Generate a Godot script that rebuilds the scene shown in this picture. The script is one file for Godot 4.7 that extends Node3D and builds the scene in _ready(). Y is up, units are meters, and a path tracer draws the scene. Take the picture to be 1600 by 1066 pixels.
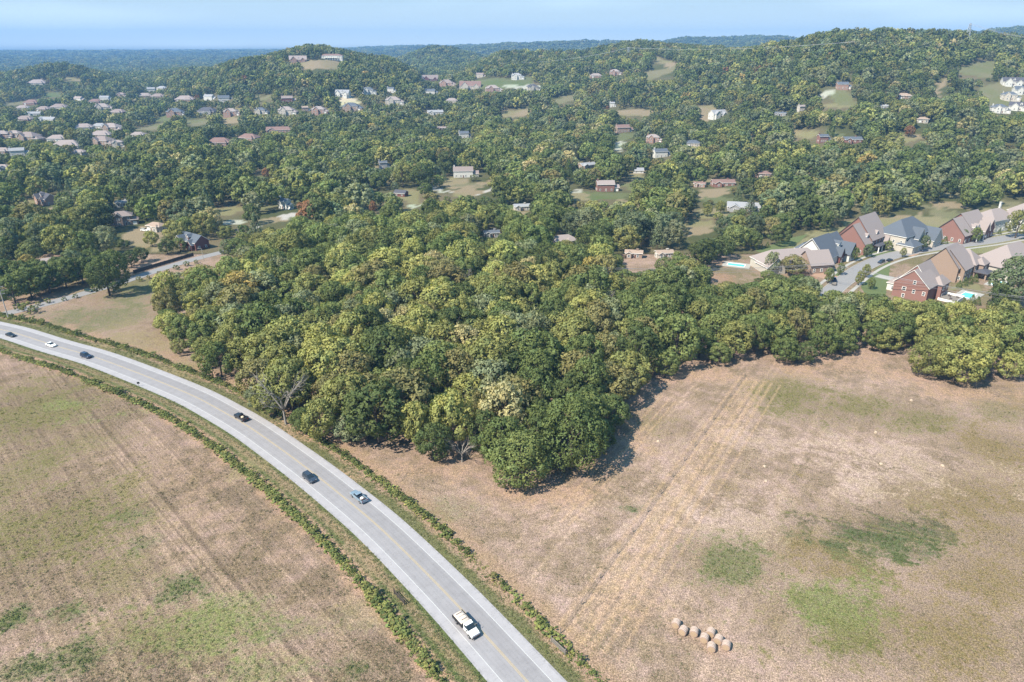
extends Node3D
# An aerial view of a two-lane road through hay fields, a wood, and a leafy suburb under low hills.
# x right, y up, -z ahead; "d" is the distance ahead (-z). Pixel pairs are those of a 1600 x 1066 view and only serve to find the spot on the ground.

const F := 1067.0
const HY := 75.0
const EYE := 105.0
var pitch := atan((533.0 - HY) / F)
var rng := RandomNumberGenerator.new()
var relief := FastNoiseLite.new()
var M := {}
var used := {}

# ---------------------------------------------------------------- names and metas
func numbered(called: String) -> String:
	var n: int = used.get(called, 0)
	used[called] = n + 1
	return called if n == 0 else "%s_%03d" % [called, n]

func tag(o: Node, label := "", category := "", group := "", kind := "") -> Node:
	if label: o.set_meta("label", label)
	if category: o.set_meta("category", category)
	if group: o.set_meta("group", group)
	if kind: o.set_meta("kind", kind)
	return o

func thing(called: String, label: String, category: String, where: Vector3, turn := 0.0, group := "") -> Node3D:
	var o := Node3D.new()
	o.name = numbered(called)
	add_child(o)
	o.position = where
	o.rotation.y = turn
	tag(o, label, category, group)
	return o

func part(called: String, mesh: Mesh, m: Material, parent: Node, where := Vector3.ZERO, turn := Vector3.ZERO) -> MeshInstance3D:
	var o := MeshInstance3D.new()
	o.mesh = mesh
	if m: o.material_override = m
	o.name = called if parent != self else numbered(called)
	parent.add_child(o, true)
	o.position = where
	o.rotation = turn
	return o

func structure(called: String, mesh: Mesh, m: Material, label := "") -> MeshInstance3D:
	var o := part(called, mesh, m, self)
	tag(o, label, "", "", "structure")
	return o

# ---------------------------------------------------------------- view arithmetic
func ray(px: float, py: float) -> Vector3:
	var dx := (px - 800.0) / F
	var dy := (533.0 - py) / F
	return Vector3(dx, dy * cos(pitch) - sin(pitch), -dy * sin(pitch) - cos(pitch))

func at(px: float, py: float) -> Vector3:
	var r := ray(px, py)
	var t := 60.0
	var last := t
	while t < 12000.0:
		var p := Vector3(0, EYE, 0) + r * t
		if p.y <= ground(p.x, -p.z):
			var lo := last
			var hi := t
			for i in 14:
				var m := (lo + hi) / 2
				var q := Vector3(0, EYE, 0) + r * m
				if q.y <= ground(q.x, -q.z): hi = m
				else: lo = m
			var e := Vector3(0, EYE, 0) + r * hi
			e.y = ground(e.x, -e.z)
			return e
		last = t
		t *= 1.01
	return Vector3(r.x * 9000, 0, -9000)

func seen(p: Vector3) -> Vector3:   # pixel x, pixel y, depth along the view
	var d := -p.z
	var y := p.y - EYE
	var fz := d * cos(pitch) - y * sin(pitch)
	var up := y * cos(pitch) + d * sin(pitch)
	return Vector3(800 + F * p.x / fz, 533 - F * up / fz, fz)

# ---------------------------------------------------------------- terrain
const DIST := [0.0, 450.0, 600.0, 800.0, 1000.0, 1200.0, 1400.0, 1700.0, 2100.0, 2700.0, 3500.0, 4500.0, 6000.0, 9500.0]
const COLS := [-400.0, 0.0, 100.0, 220.0, 300.0, 400.0, 500.0, 600.0, 680.0, 800.0, 900.0, 1000.0, 1100.0, 1200.0, 1300.0, 1450.0, 1600.0, 2000.0]
const HIGH := [
	[0, 0, 0, 0, 0, 3, 8, 35, 20, 10, 15, 30, 55, 40],
	[0, 0, 0, 0, 0, 3, 8, 35, 20, 10, 15, 30, 57, 45],
	[0, 0, 0, 0, 0, 3, 12, 58, 22, 10, 15, 30, 58, 50],
	[0, 0, 0, 0, 0, 5, 12, 20, 20, 10, 15, 30, 58, 52],
	[0, 0, 0, 0, 4, 16, 36, 42, 35, 20, 15, 30, 56, 55],
	[0, 0, 0, 0, 8, 42, 74, 70, 30, 20, 15, 30, 60, 60],
	[0, 0, 0, 0, 12, 60, 93, 95, 40, 30, 20, 30, 70, 70],
	[0, 0, 0, 0, 10, 44, 72, 72, 35, 40, 30, 60, 90, 85],
	[0, 0, 0, 0, 5, 18, 34, 34, 30, 97, 40, 75, 100, 90],
	[0, 0, 0, 0, 8, 30, 58, 84, 60, 40, 60, 108, 100, 90],
	[0, 0, 0, 0, 12, 36, 62, 86, 60, 40, 70, 122, 110, 95],
	[0, 0, 0, 2, 20, 48, 80, 108, 70, 40, 70, 118, 115, 95],
	[0, 0, 0, 8, 30, 66, 90, 94, 60, 40, 90, 145, 120, 95],
	[0, 0, 4, 24, 64, 100, 92, 70, 60, 50, 110, 150, 120, 95],
	[0, 0, 10, 40, 88, 120, 100, 80, 70, 60, 100, 120, 120, 95],
	[0, 0, 8, 40, 82, 117, 100, 80, 80, 80, 130, 120, 120, 95],
	[0, 0, 8, 38, 78, 108, 98, 80, 90, 110, 185, 140, 120, 95],
	[0, 0, 8, 38, 78, 108, 98, 80, 90, 130, 220, 160, 120, 95],
]

func ground(x: float, d: float) -> float:
	if d < 430.0: return 0.0
	var u := 800.0 + F * x / (d * 0.92 + 30.0)
	u = clampf(u, -399.0, 1999.0)
	var i := 0
	while COLS[i + 1] < u: i += 1
	var j := 0
	while j < 12 and DIST[j + 1] < d: j += 1
	var s := smoothstep(0.0, 1.0, (u - COLS[i]) / (COLS[i + 1] - COLS[i]))
	var t := clampf((d - DIST[j]) / (DIST[j + 1] - DIST[j]), 0.0, 1.0)
	t = lerpf(t, smoothstep(0.0, 1.0, t), 0.6)
	var h := lerpf(lerpf(HIGH[i][j], HIGH[i][j + 1], t), lerpf(HIGH[i + 1][j], HIGH[i + 1][j + 1], t), s)
	var rough := smoothstep(700.0, 1500.0, d) * 5.0 + smoothstep(1800.0, 4500.0, d) * 16.0
	return h + relief.get_noise_2d(x, d) * rough

# ---------------------------------------------------------------- materials
func lin(r: float, g: float, b: float) -> Color:
	return Color(r, g, b).linear_to_srgb()

func grain(size: int, freq: float, low: float, high: float, seed_: int, octaves := 4) -> NoiseTexture2D:
	var n := FastNoiseLite.new()
	n.seed = seed_
	n.frequency = freq
	n.fractal_octaves = octaves
	var t := NoiseTexture2D.new()
	t.width = size
	t.height = size
	t.seamless = true
	t.noise = n
	var g := Gradient.new()
	g.set_color(0, Color(low, low, low))
	g.set_color(1, Color(high, high, high))
	t.color_ramp = g
	return t

func mat(key: String, c: Color, rough := 0.85, tex: Texture2D = null, scale := 1.0, metal := 0.0) -> StandardMaterial3D:
	var m := StandardMaterial3D.new()
	m.resource_name = key
	m.albedo_color = c
	m.roughness = rough
	m.metallic = metal
	m.metallic_specular = 0.35
	if tex:
		m.albedo_texture = tex
		m.uv1_triplanar = true
		m.uv1_scale = Vector3.ONE * scale
	M[key] = m
	return m

func leaf_mat(c: Color) -> StandardMaterial3D:
	var m := StandardMaterial3D.new()
	m.resource_name = "foliage"
	m.albedo_color = c
	m.vertex_color_use_as_albedo = true
	m.roughness = 0.7
	m.metallic_specular = 0.22
	m.backlight_enabled = true
	m.backlight = Color(0.75, 0.75, 0.3)
	m.cull_mode = BaseMaterial3D.CULL_DISABLED
	return m

# ---------------------------------------------------------------- mesh helpers
func tool() -> SurfaceTool:
	var s := SurfaceTool.new()
	s.begin(Mesh.PRIMITIVE_TRIANGLES)
	s.set_smooth_group(-1)
	return s

func quad(s: SurfaceTool, a: Vector3, b: Vector3, c: Vector3, d: Vector3) -> void:   # clockwise from outside
	for p in [a, b, c, a, c, d]: s.add_vertex(p)

func tri(s: SurfaceTool, a: Vector3, b: Vector3, c: Vector3) -> void:
	for p in [a, b, c]: s.add_vertex(p)

func box(s: SurfaceTool, lo: Vector3, hi: Vector3) -> void:
	prism(s, [Vector2(lo.x, lo.z), Vector2(hi.x, lo.z), Vector2(hi.x, hi.z), Vector2(lo.x, hi.z)], lo.y, hi.y)

func prism(s: SurfaceTool, p: Array, y0: float, y1: float, taper := 1.0) -> void:   # p counts clockwise seen from above with z towards the viewer
	var n := p.size()
	var area := 0.0
	for i in n: area += p[i].cross(p[(i + 1) % n])
	if area > 0:
		p = p.duplicate()
		p.reverse()
	var mid := Vector2.ZERO
	for q in p: mid += q / n
	var top := []
	for q in p: top.append(mid + (q - mid) * taper)
	for i in n:
		var a: Vector2 = p[i]
		var b: Vector2 = p[(i + 1) % n]
		var c: Vector2 = top[(i + 1) % n]
		var e: Vector2 = top[i]
		quad(s, Vector3(a.x, y0, a.y), Vector3(e.x, y1, e.y), Vector3(c.x, y1, c.y), Vector3(b.x, y0, b.y))
	for i in range(1, n - 1):
		tri(s, Vector3(top[0].x, y1, top[0].y), Vector3(top[i + 1].x, y1, top[i + 1].y), Vector3(top[i].x, y1, top[i].y))
		tri(s, Vector3(p[0].x, y0, p[0].y), Vector3(p[i].x, y0, p[i].y), Vector3(p[i + 1].x, y0, p[i + 1].y))

func hull(s: SurfaceTool, rings: Array) -> void:   # rings of points, each as long as the last, capped at both ends
	var n: int = rings[0].size()
	for k in rings.size() - 1:
		for i in n:
			var j := (i + 1) % n
			quad(s, rings[k][i], rings[k + 1][i], rings[k + 1][j], rings[k][j])
	for i in range(1, n - 1):
		tri(s, rings[0][0], rings[0][i], rings[0][i + 1])
		tri(s, rings[-1][0], rings[-1][i + 1], rings[-1][i])

func done(s: SurfaceTool) -> ArrayMesh:
	s.generate_normals()
	return s.commit()

func tube(s: SurfaceTool, a: Vector3, b: Vector3, ra: float, rb: float, n := 6) -> void:
	var w := (b - a).normalized()
	var u := w.cross(Vector3(0.31, 0.2, 0.93)).normalized()
	var v := w.cross(u)
	var r0 := []
	var r1 := []
	for i in n:
		var t := TAU * i / n
		r0.append(a + (u * cos(t) + v * sin(t)) * ra)
		r1.append(b + (u * cos(t) + v * sin(t)) * rb)
	hull(s, [r0, r1])

# ---------------------------------------------------------------- foliage
class Leaves:
	var v := PackedVector3Array()
	var n := PackedVector3Array()
	var c := PackedColorArray()
	var ix := PackedInt32Array()
	func leaf(r: RandomNumberGenerator, p: Vector3, out: Vector3, size: float, tone: Color) -> void:
		var j := Vector3(r.randf_range(-1, 1), r.randf_range(-1, 1), r.randf_range(-1, 1))
		var w := (out + j * 0.75 + Vector3(0, 0.25, 0)).normalized()
		var a := w.cross(Vector3(r.randf_range(-1, 1), r.randf_range(-1, 1), r.randf_range(-1, 1))).normalized() * size * r.randf_range(0.6, 1.2)
		var b := w.cross(a) * r.randf_range(0.5, 0.85)
		var k := v.size()
		v.append_array(PackedVector3Array([p - a * 0.5, p + b * 0.5 + a * 0.1, p + a * 0.55, p - b * 0.5 + a * 0.1]))
		var m := (out * 0.95 + w * 0.45).normalized()
		n.append_array(PackedVector3Array([m, m, m, m]))
		c.append_array(PackedColorArray([tone, tone, tone, tone]))
		ix.append_array(PackedInt32Array([k, k + 1, k + 2, k, k + 2, k + 3]))
	func mesh() -> ArrayMesh:
		var a := []
		a.resize(Mesh.ARRAY_MAX)
		a[Mesh.ARRAY_VERTEX] = v
		a[Mesh.ARRAY_NORMAL] = n
		a[Mesh.ARRAY_COLOR] = c
		a[Mesh.ARRAY_INDEX] = ix
		var m := ArrayMesh.new()
		m.add_surface_from_arrays(Mesh.PRIMITIVE_TRIANGLES, a)
		return m

# A crown of unit size: about 1 wide (radius 0.5) and from y = low to 1. Lumps sit in an egg-shaped outline, leaf sprays sit on the lumps.
func crown(seed_: int, lumps: int, per: int, leaf: float, low: float, shape: String) -> ArrayMesh:
	var r := RandomNumberGenerator.new()
	r.seed = seed_
	var L := Leaves.new()
	var lean := Vector3(r.randf_range(-0.05, 0.05), 0, r.randf_range(-0.05, 0.05))
	for k in lumps:
		var f := (k + 0.5) / lumps
		var y: float
		var reach: float
		var size: float
		var turn := k * 2.399963 + r.randf_range(-0.5, 0.5)
		if shape == "cone":
			y = pow(f, 1.25)
			reach = (1.0 - y) * 0.40 * r.randf_range(0.6, 1.1) + 0.02
			size = lerpf(0.17, 0.07, y) * r.randf_range(0.8, 1.2)
		else:
			var e := lerpf(-0.72, 0.98, f)          # height on the sphere
			y = e * 0.5 + 0.5
			reach = sqrt(maxf(0.0, 1.0 - e * e)) * 0.39 * r.randf_range(0.80, 1.08)
			if shape == "tall": reach *= 0.92
			size = r.randf_range(0.085, 0.155)
			if k % 5 == 4: reach *= 0.5
		var at_ := Vector3(cos(turn) * reach, low + (1.0 - low) * (0.08 + 0.82 * y) + r.randf_range(-0.03, 0.03), sin(turn) * reach) + lean * y
		var hub := Vector3(0, low + (1.0 - low) * 0.42, 0)
		var away := (at_ - hub).normalized()
		var tone := r.randf_range(0.72, 0.95)
		var warm := r.randf_range(-0.07, 0.07)
		var ys := (1.0 - low) * (0.95 if shape != "cone" else 0.8)
		for i in per:
			var o := Vector3(r.randfn(), r.randfn(), r.randfn()).normalized()
			if o.dot(away) < -0.35: o = (o + away * 1.2).normalized()
			var p := at_ + Vector3(o.x * size, o.y * size * ys, o.z * size) * r.randf_range(0.72, 1.08)
			var t := tone * r.randf_range(0.78, 1.08)
			L.leaf(r, p, o, leaf * r.randf_range(0.7, 1.3), Color(minf(1, t * (1 + warm)), minf(1, t), minf(1, t * (1 - warm))))
	return L.mesh()

func trunk_mesh(seed_: int, top: float) -> ArrayMesh:   # unit height trunk with limbs
	var r := RandomNumberGenerator.new()
	r.seed = seed_
	var s := tool()
	var fork := Vector3(r.randf_range(-0.02, 0.02), top * 0.55, r.randf_range(-0.02, 0.02))
	tube(s, Vector3(0, -0.02, 0), fork, 0.026, 0.018)
	for k in 5:
		var t := TAU * k / 5 + r.randf()
		var tip := fork + Vector3(cos(t) * 0.2, top * r.randf_range(0.25, 0.5), sin(t) * 0.2)
		tube(s, fork, tip, 0.012, 0.004, 5)
	tube(s, fork, fork + Vector3(0, top * 0.5, 0), 0.016, 0.004, 5)
	return done(s)

func bare_mesh(seed_: int, twigs: int) -> ArrayMesh:   # a leafless crown, unit height
	var r := RandomNumberGenerator.new()
	r.seed = seed_
	var s := tool()
	var fork := Vector3(0.01, 0.25, 0)
	tube(s, Vector3(0, -0.02, 0), fork, 0.021, 0.016)
	for k in 7:
		var t := TAU * k / 7 + r.randf()
		var up := r.randf_range(0.25, 0.6)
		var mid := fork + Vector3(cos(t) * 0.16, up * 0.5, sin(t) * 0.16)
		tube(s, fork, mid, 0.012, 0.008, 5)
		for j in twigs:
			var a := t + r.randf_range(-0.9, 0.9)
			var e := mid + Vector3(cos(a) * r.randf_range(0.1, 0.24), r.randf_range(0.05, 0.26), sin(a) * r.randf_range(0.1, 0.24))
			tube(s, mid, e, 0.004, 0.0025, 4)
			for q in 3:
				var b := a + r.randf_range(-1.2, 1.2)
				tube(s, e, e + Vector3(cos(b) * 0.09, r.randf_range(-0.01, 0.1), sin(b) * 0.09), 0.003, 0.0015, 3)
	return done(s)

# ---------------------------------------------------------------- roads
var main_road := []    # [Vector3 point, tangent] every few metres along the centre line
var cross_x := PackedFloat32Array()   # x of the centre line of the main road for each whole d
var cross_n := PackedFloat32Array()   # cosine that turns a distance along x into one across the road

func smooth_path(px: Array, step := 3.0) -> Array:
	var c := Curve3D.new()
	var pts := []
	for q in px: pts.append(at(q.x, q.y))
	for i in pts.size():
		var t: Vector3 = (pts[mini(i + 1, pts.size() - 1)] - pts[maxi(i - 1, 0)]) / 6.0
		c.add_point(pts[i], -t, t)
	var out := []
	var n := int(c.get_baked_length() / step)
	for i in n + 1:
		var p := c.sample_baked(c.get_baked_length() * i / n, true)
		out.append(p)
	for round_ in 3:
		for i in range(1, out.size() - 1):
			out[i] = (out[i - 1] + out[i] * 2 + out[i + 1]) / 4
	var res := []
	for i in out.size():
		var t: Vector3 = (out[mini(i + 1, n)] - out[maxi(i - 1, 0)])
		t.y = 0
		res.append([out[i], t.normalized()])
	return res

func ribbon(path: Array, from: float, to: float, lift: float, dash := 0, thick := 0.0, first := 0, last := -1) -> ArrayMesh:
	var s := tool()
	var along := 0.0
	var n := path.size() if last < 0 else last
	for i in range(first, n - 1):
		var a: Vector3 = path[i][0]
		var b: Vector3 = path[i + 1][0]
		var na := Vector3(-path[i][1].z, 0, path[i][1].x)
		var nb := Vector3(-path[i + 1][1].z, 0, path[i + 1][1].x)
		var l := a.distance_to(b)
		if dash == 0 or i % (dash * 2) < dash:
			var q := [a + na * from, b + nb * from, b + nb * to, a + na * to]
			for k in 4: q[k].y = ground(q[k].x, -q[k].z) + lift
			var uv := [Vector2(from, along), Vector2(from, along + l), Vector2(to, along + l), Vector2(to, along)]
			for k in [0, 3, 2, 0, 2, 1]:
				s.set_uv(uv[k])
				s.add_vertex(q[k])
			if thick > 0.0:
				var down := Vector3(0, thick + 0.05, 0)
				for e in [[q[1], q[0]], [q[3], q[2]]]:
					for p in [e[0], e[1], e[1] - down, e[0], e[1] - down, e[0] - down]:
						s.set_uv(Vector2(0, 0))
						s.add_vertex(p)
		along += l
	return done(s)

# ---------------------------------------------------------------- the fields' colours: straw, weeds, mown rows and tyre tracks
const W := 2048
const H := 1024
const X0 := -300.0
const D0 := 70.0
const XS := 600.0 / 2048.0
const DS := 300.0 / 1024.0
var red := PackedFloat32Array()
var green := PackedFloat32Array()
var blue := PackedFloat32Array()
var weeds := PackedFloat32Array()    # how much grows there, for the tufts

func bytes_of(seed_: int, freq: float, octaves := 4, kind := FastNoiseLite.TYPE_SIMPLEX_SMOOTH) -> PackedByteArray:
	var n := FastNoiseLite.new()
	n.seed = seed_
	n.noise_type = kind
	n.frequency = freq
	n.fractal_octaves = octaves
	var im := n.get_image(W, H)
	im.convert(Image.FORMAT_L8)
	return im.get_data()

var fence_a := Vector3.ZERO
var fence_b := Vector3.ZERO
var bits := {}

func patch(px: float, py: float, rx: float, ry: float, c: Color, amount: float, weed: float, streak := 0.0, edge := 0.7) -> void:
	var mid := at(px, py)
	var ax := absf(at(px + rx, py).x - mid.x)
	var ad := absf(at(px, py - ry).z - at(px, py + ry).z) / 2
	var big: PackedByteArray = bits.big
	var fine: PackedByteArray = bits.fine
	var mids: PackedByteArray = bits.mid
	var rows: PackedByteArray = bits.rows
	var i0 := clampi(int((mid.x - ax * 2.0 - X0) / XS), 0, W - 1)
	var i1 := clampi(int((mid.x + ax * 2.0 - X0) / XS), 0, W - 1)
	var j0 := clampi(int((-mid.z - ad * 2.0 - D0) / DS), 0, H - 1)
	var j1 := clampi(int((-mid.z + ad * 2.0 - D0) / DS), 0, H - 1)
	for j in range(j0, j1 + 1):
		var d := D0 + j * DS
		for i in range(i0, i1 + 1):
			var x := X0 + i * XS
			var e := Vector2((x - mid.x) / ax, (d + mid.z) / ad).length()
			var k := j * W + i
			var t := 1.0 - e + (big[k] / 255.0 - 0.5) * 1.6 + (mids[k] / 255.0 - 0.5) * 1.1 + (fine[k] / 255.0 - 0.5) * 0.8
			if t <= 0.0: continue
			t = clampf(t / edge, 0.0, 1.0) * amount
			if streak > 0.0: t *= lerpf(1.0, rows[k] / 255.0 * 1.7, streak)
			t *= 0.45 + 1.1 * fine[k] / 255.0
			t = clampf(t, 0.0, 1.0)
			red[k] = lerpf(red[k], c.r, t)
			green[k] = lerpf(green[k], c.g, t)
			blue[k] = lerpf(blue[k], c.b, t)
			weeds[k] = maxf(weeds[k] * (1.0 - t * 0.5), weed * t)

func line_track(a: Vector3, b: Vector3, wide: float, c: Color, amount: float) -> void:
	var dir := (b - a)
	var len_ := dir.length()
	dir /= len_
	var fine: PackedByteArray = bits.fine
	var n := int(len_ / 0.2)
	for s in n:
		var p := a + dir * (s * 0.2)
		for q in range(-4, 5):
			var o := q / 4.0
			var pp := p + Vector3(-dir.z, 0, dir.x) * o * wide
			var i := int((pp.x - X0) / XS)
			var j := int((-pp.z - D0) / DS)
			if i < 0 or j < 0 or i >= W or j >= H: continue
			var k := j * W + i
			var t := amount * (1.0 - o * o) * (0.3 + 1.0 * fine[k] / 255.0) * 0.4
			red[k] = lerpf(red[k], c.r, t)
			green[k] = lerpf(green[k], c.g, t)
			blue[k] = lerpf(blue[k], c.b, t)

func ring_track(px: float, py: float, r: float, from: float, to: float, wide: float, c: Color, amount: float) -> void:
	var m := at(px, py)
	var last := m + Vector3(cos(from), 0, sin(from)) * r
	for k in range(1, 25):
		var t := lerpf(from, to, k / 24.0)
		var p := m + Vector3(cos(t), 0, sin(t)) * r
		line_track(last, p, wide, c, amount)
		last = p

func field_map() -> ImageTexture:
	bits.big = bytes_of(3, 0.012, 3)
	bits.mid = bytes_of(4, 0.05, 3)
	bits.fine = bytes_of(5, 0.22, 2)
	bits.spot = bytes_of(6, 0.6, 1)
	# rows that run along the left field and along the fence of the right field
	var strip := FastNoiseLite.new()
	strip.seed = 8
	strip.frequency = 0.55
	strip.fractal_octaves = 2
	var left_row := PackedFloat32Array()
	for k in 4000: left_row.append(strip.get_noise_1d(k * 0.25))
	red.resize(W * H); green.resize(W * H); blue.resize(W * H); weeds.resize(W * H)
	var rows := PackedByteArray()
	rows.resize(W * H)
	var big: PackedByteArray = bits.big
	var mid: PackedByteArray = bits.mid
	var fine: PackedByteArray = bits.fine
	var fdir := (fence_b - fence_a).normalized()
	var rim := PackedVector2Array()
	for k in range(0, WOOD.size(), 2):
		var q := at(WOOD[k], WOOD[k + 1])
		rim.append(Vector2(q.x, -q.z))
	var away := PackedFloat32Array()       # distance to the wood, every 2 m
	for j in 151:
		for i in 301:
			var p := Vector2(-300 + i * 2.0, 70 + j * 2.0)
			var m := 99.0
			if p.x > -120 and p.y < 240:
				for k in 30: m = minf(m, p.distance_to(Geometry2D.get_closest_point_to_segment(p, rim[k], rim[k + 1])))
			away.append(m)
	for j in H:
		var d := D0 + j * DS
		var half := 0.80 * d + 85.0
		var i0 := maxi(0, int((-half - X0) / XS))
		var i1 := mini(W - 1, int((half - X0) / XS))
		var rx := cross_x[int(d)]
		var rn := cross_n[int(d)]
		for i in range(i0, i1 + 1):
			var x := X0 + i * XS
			var k := j * W + i
			var b := big[k] / 255.0
			var m := mid[k] / 255.0
			var f := fine[k] / 255.0
			var s := (x - rx) * rn
			var r: float
			var g: float
			var u: float
			var w := 0.0
			if s < 0.0:
				var n := x * 0.715 + d * 0.70
				var row := left_row[clampi(int((n + 400.0) * 4.0), 0, 3999)] * smoothstep(-100, -35, x + (d - 100) * 0.55 + 30)
				rows[k] = int(clampf(0.5 + row, 0.0, 1.0) * 255)
				var row2 := left_row[clampi(int((n * 2.4 + 400.0) * 4.0), 0, 3999)] * smoothstep(-150, -80, x + (d - 100) * 0.55 + 30)
				var t := clampf((b - 0.5) * 2.0 + (m - 0.5) * 1.2 + 0.35, 0.0, 1.0)
				r = lerpf(0.245, 0.375, t); g = lerpf(0.195, 0.288, t); u = lerpf(0.130, 0.218, t)
				var lift := 1.0 + (row * 0.15 + row2 * 0.30 + maxf(0.0, row - 0.16) * 0.9 * m) * (0.5 + f)
				r *= lift; g *= lift; u *= lift
				w = 0.15 + 0.5 * maxf(0.0, 0.5 - t)
				if s > -17.0 + (m - 0.5) * 6:            # bare strip by the hedge
					var q := smoothstep(-17.0, -13.0, s + (m - 0.5) * 6)
					r = lerpf(r, 0.42, q); g = lerpf(g, 0.30, q); u = lerpf(u, 0.205, q)
				if s > -11.5:                            # the green verge
					var q := smoothstep(-11.5, -10.0, s) * (1.0 - 0.55 * smoothstep(-10.2, -8.6, s) * smoothstep(-6.6, -8.0, s))
					r = lerpf(r, 0.115, q); g = lerpf(g, 0.155, q); u = lerpf(u, 0.055, q)
					w = 0.6
			else:
				var a := (x - fence_a.x) * fdir.z * -1.0 + (-d - fence_a.z) * fdir.x    # across the fence
				var row := left_row[clampi(int((a * 0.8 + 400.0) * 4.0), 0, 3999)]
				var near := smoothstep(60.0, 4.0, absf(a - 8.0))
				rows[k] = int(clampf(0.5 + left_row[clampi(int((x * 0.35 + d * 0.93 + 300.0) * 3.0), 0, 3999)] * 1.2, 0.0, 1.0) * 255)
				var t := clampf((b - 0.5) * 1.6 + (m - 0.5) * 1.3 + 0.5, 0.0, 1.0)
				r = lerpf(0.290, 0.420, t); g = lerpf(0.232, 0.328, t); u = lerpf(0.162, 0.256, t)
				var gi := (x + 300.0) / 2.0
				var gj := (d - 70.0) / 2.0
				var g0 := int(gj) * 301 + int(gi)
				var w0 := lerpf(lerpf(away[g0], away[g0 + 1], gi - int(gi)), lerpf(away[mini(g0 + 301, 45450)], away[mini(g0 + 302, 45450)], gi - int(gi)), gj - int(gj))
				var arc := left_row[clampi(int(w0 * 1.3 * 4.0) + 900, 0, 3999)] * smoothstep(46.0, 6.0, w0)
				var lift := 1.0 + (row * 0.10 * near + arc * 0.15 + maxf(0.0, row - 0.2) * 0.35 * near) * (0.5 + f)
				r *= lift; g *= lift; u *= lift
				w = 0.12 + 0.4 * maxf(0.0, 0.45 - t)
				if s < 16.0:
					var q := smoothstep(16.0, 13.0, s)
					r = lerpf(r, 0.37, q); g = lerpf(g, 0.28, q); u = lerpf(u, 0.19, q)
				if s < 8.6:
					var q := smoothstep(8.6, 7.0, s + (m - 0.5) * 2)
					r = lerpf(r, 0.165, q); g = lerpf(g, 0.175, q); u = lerpf(u, 0.080, q)
					w = 0.4
			red[k] = r
			green[k] = g
			blue[k] = u
			weeds[k] = w
	bits.rows = rows
	var olive := Color(0.190, 0.185, 0.075)
	var khaki := Color(0.245, 0.200, 0.100)
	var weed := Color(0.150, 0.180, 0.075)
	var lush := Color(0.215, 0.250, 0.095)
	var dark := Color(0.120, 0.150, 0.065)
	var pale := Color(0.50, 0.41, 0.325)
	var bare := Color(0.43, 0.315, 0.21)
	# right field
	for e in [[1010, 660, 60, 26, 0.5], [1230, 618, 70, 34, 0.8], [1335, 640, 110, 30, 0.8], [1440, 655, 70, 26, 0.7], [1465, 672, 22, 9, 0.9], [1560, 640, 40, 25, 0.6]]:
		patch(e[0], e[1], e[2], e[3], olive, e[4], 0.6)
	for e in [[1245, 742, 20, 8, 0.9], [1135, 762, 24, 14, 0.75], [1258, 855, 90, 42, 1.0], [1300, 890, 60, 24, 0.8], [1400, 770, 60, 30, 0.6], [1500, 775, 130, 60, 0.95], [1570, 840, 90, 60, 0.8], [1560, 700, 80, 36, 1.0], [1480, 995, 170, 80, 0.9], [1540, 900, 120, 60, 0.8], [1590, 620, 40, 30, 0.6], [1210, 965, 40, 50, 0.35], [900, 730, 60, 14, 0.5]]:
		patch(e[0], e[1], e[2], e[3], khaki, e[4], 0.35)
	for e in [[1390, 730, 140, 46, 0.55], [1150, 815, 90, 60, 0.5], [1340, 760, 60, 40, 0.5], [1010, 780, 90, 50, 0.35], [930, 870, 60, 60, 0.3], [1180, 690, 90, 30, 0.35]]:
		patch(e[0], e[1], e[2], e[3], pale, e[4], 0.0)
	patch(1375, 830, 135, 46, olive, 0.9, 0.5)
	patch(1365, 825, 110, 34, Color(0.17, 0.125, 0.10), 0.9, 0.3, 1.0, 0.6)
	patch(1370, 836, 110, 38, dark, 0.8, 0.8, 0.6, 0.8)
	patch(1430, 862, 60, 22, dark, 0.8, 1.0, 0.4)
	patch(1320, 965, 125, 66, olive, 0.7, 0.4)
	patch(1300, 950, 100, 54, lush, 0.7, 0.7)
	patch(1340, 1010, 80, 30, olive, 0.6, 0.6)
	patch(1135, 882, 85, 46, olive, 0.6, 0.4)
	patch(1135, 882, 78, 40, weed, 0.6, 0.8)
	patch(690, 800, 60, 24, weed, 0.35, 0.7)
	patch(985, 795, 22, 8, dark, 0.7, 1.0)
	# left field
	for e in [[60, 640, 120, 66, 0.85], [70, 830, 140, 100, 0.85], [180, 900, 80, 40, 0.5], [250, 1000, 120, 50, 0.6], [130, 690, 60, 26, 0.5], [30, 740, 60, 60, 0.6], [200, 800, 60, 30, 0.5]]:
		patch(e[0], e[1], e[2], e[3], olive, e[4], 0.6)
	for e in [[105, 630, 34, 10, 0.7], [190, 648, 34, 12, 0.75], [130, 660, 40, 12, 0.6], [300, 1000, 110, 55, 0.6], [360, 960, 70, 40, 0.5], [560, 960, 60, 30, 0.3], [400, 1050, 90, 30, 0.5], [375, 735, 30, 16, 0.5]]:
		patch(e[0], e[1], e[2], e[3], lush, e[4], 0.7)
	for e in [[286, 915, 46, 26, 0.85], [105, 955, 40, 24, 0.8], [20, 965, 30, 26, 0.9], [200, 805, 40, 18, 0.6], [130, 1030, 60, 34, 0.7], [30, 1050, 40, 20, 0.6], [225, 850, 26, 16, 0.5], [560, 1048, 60, 24, 0.6], [440, 985, 60, 20, 0.3]]:
		patch(e[0], e[1], e[2], e[3], weed, e[4], 1.0)
	for e in [[460, 800, 90, 60, 0.3], [560, 900, 60, 60, 0.35], [330, 740, 90, 60, 0.25]]:
		patch(e[0], e[1], e[2], e[3], bare, e[4], 0.0)
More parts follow.
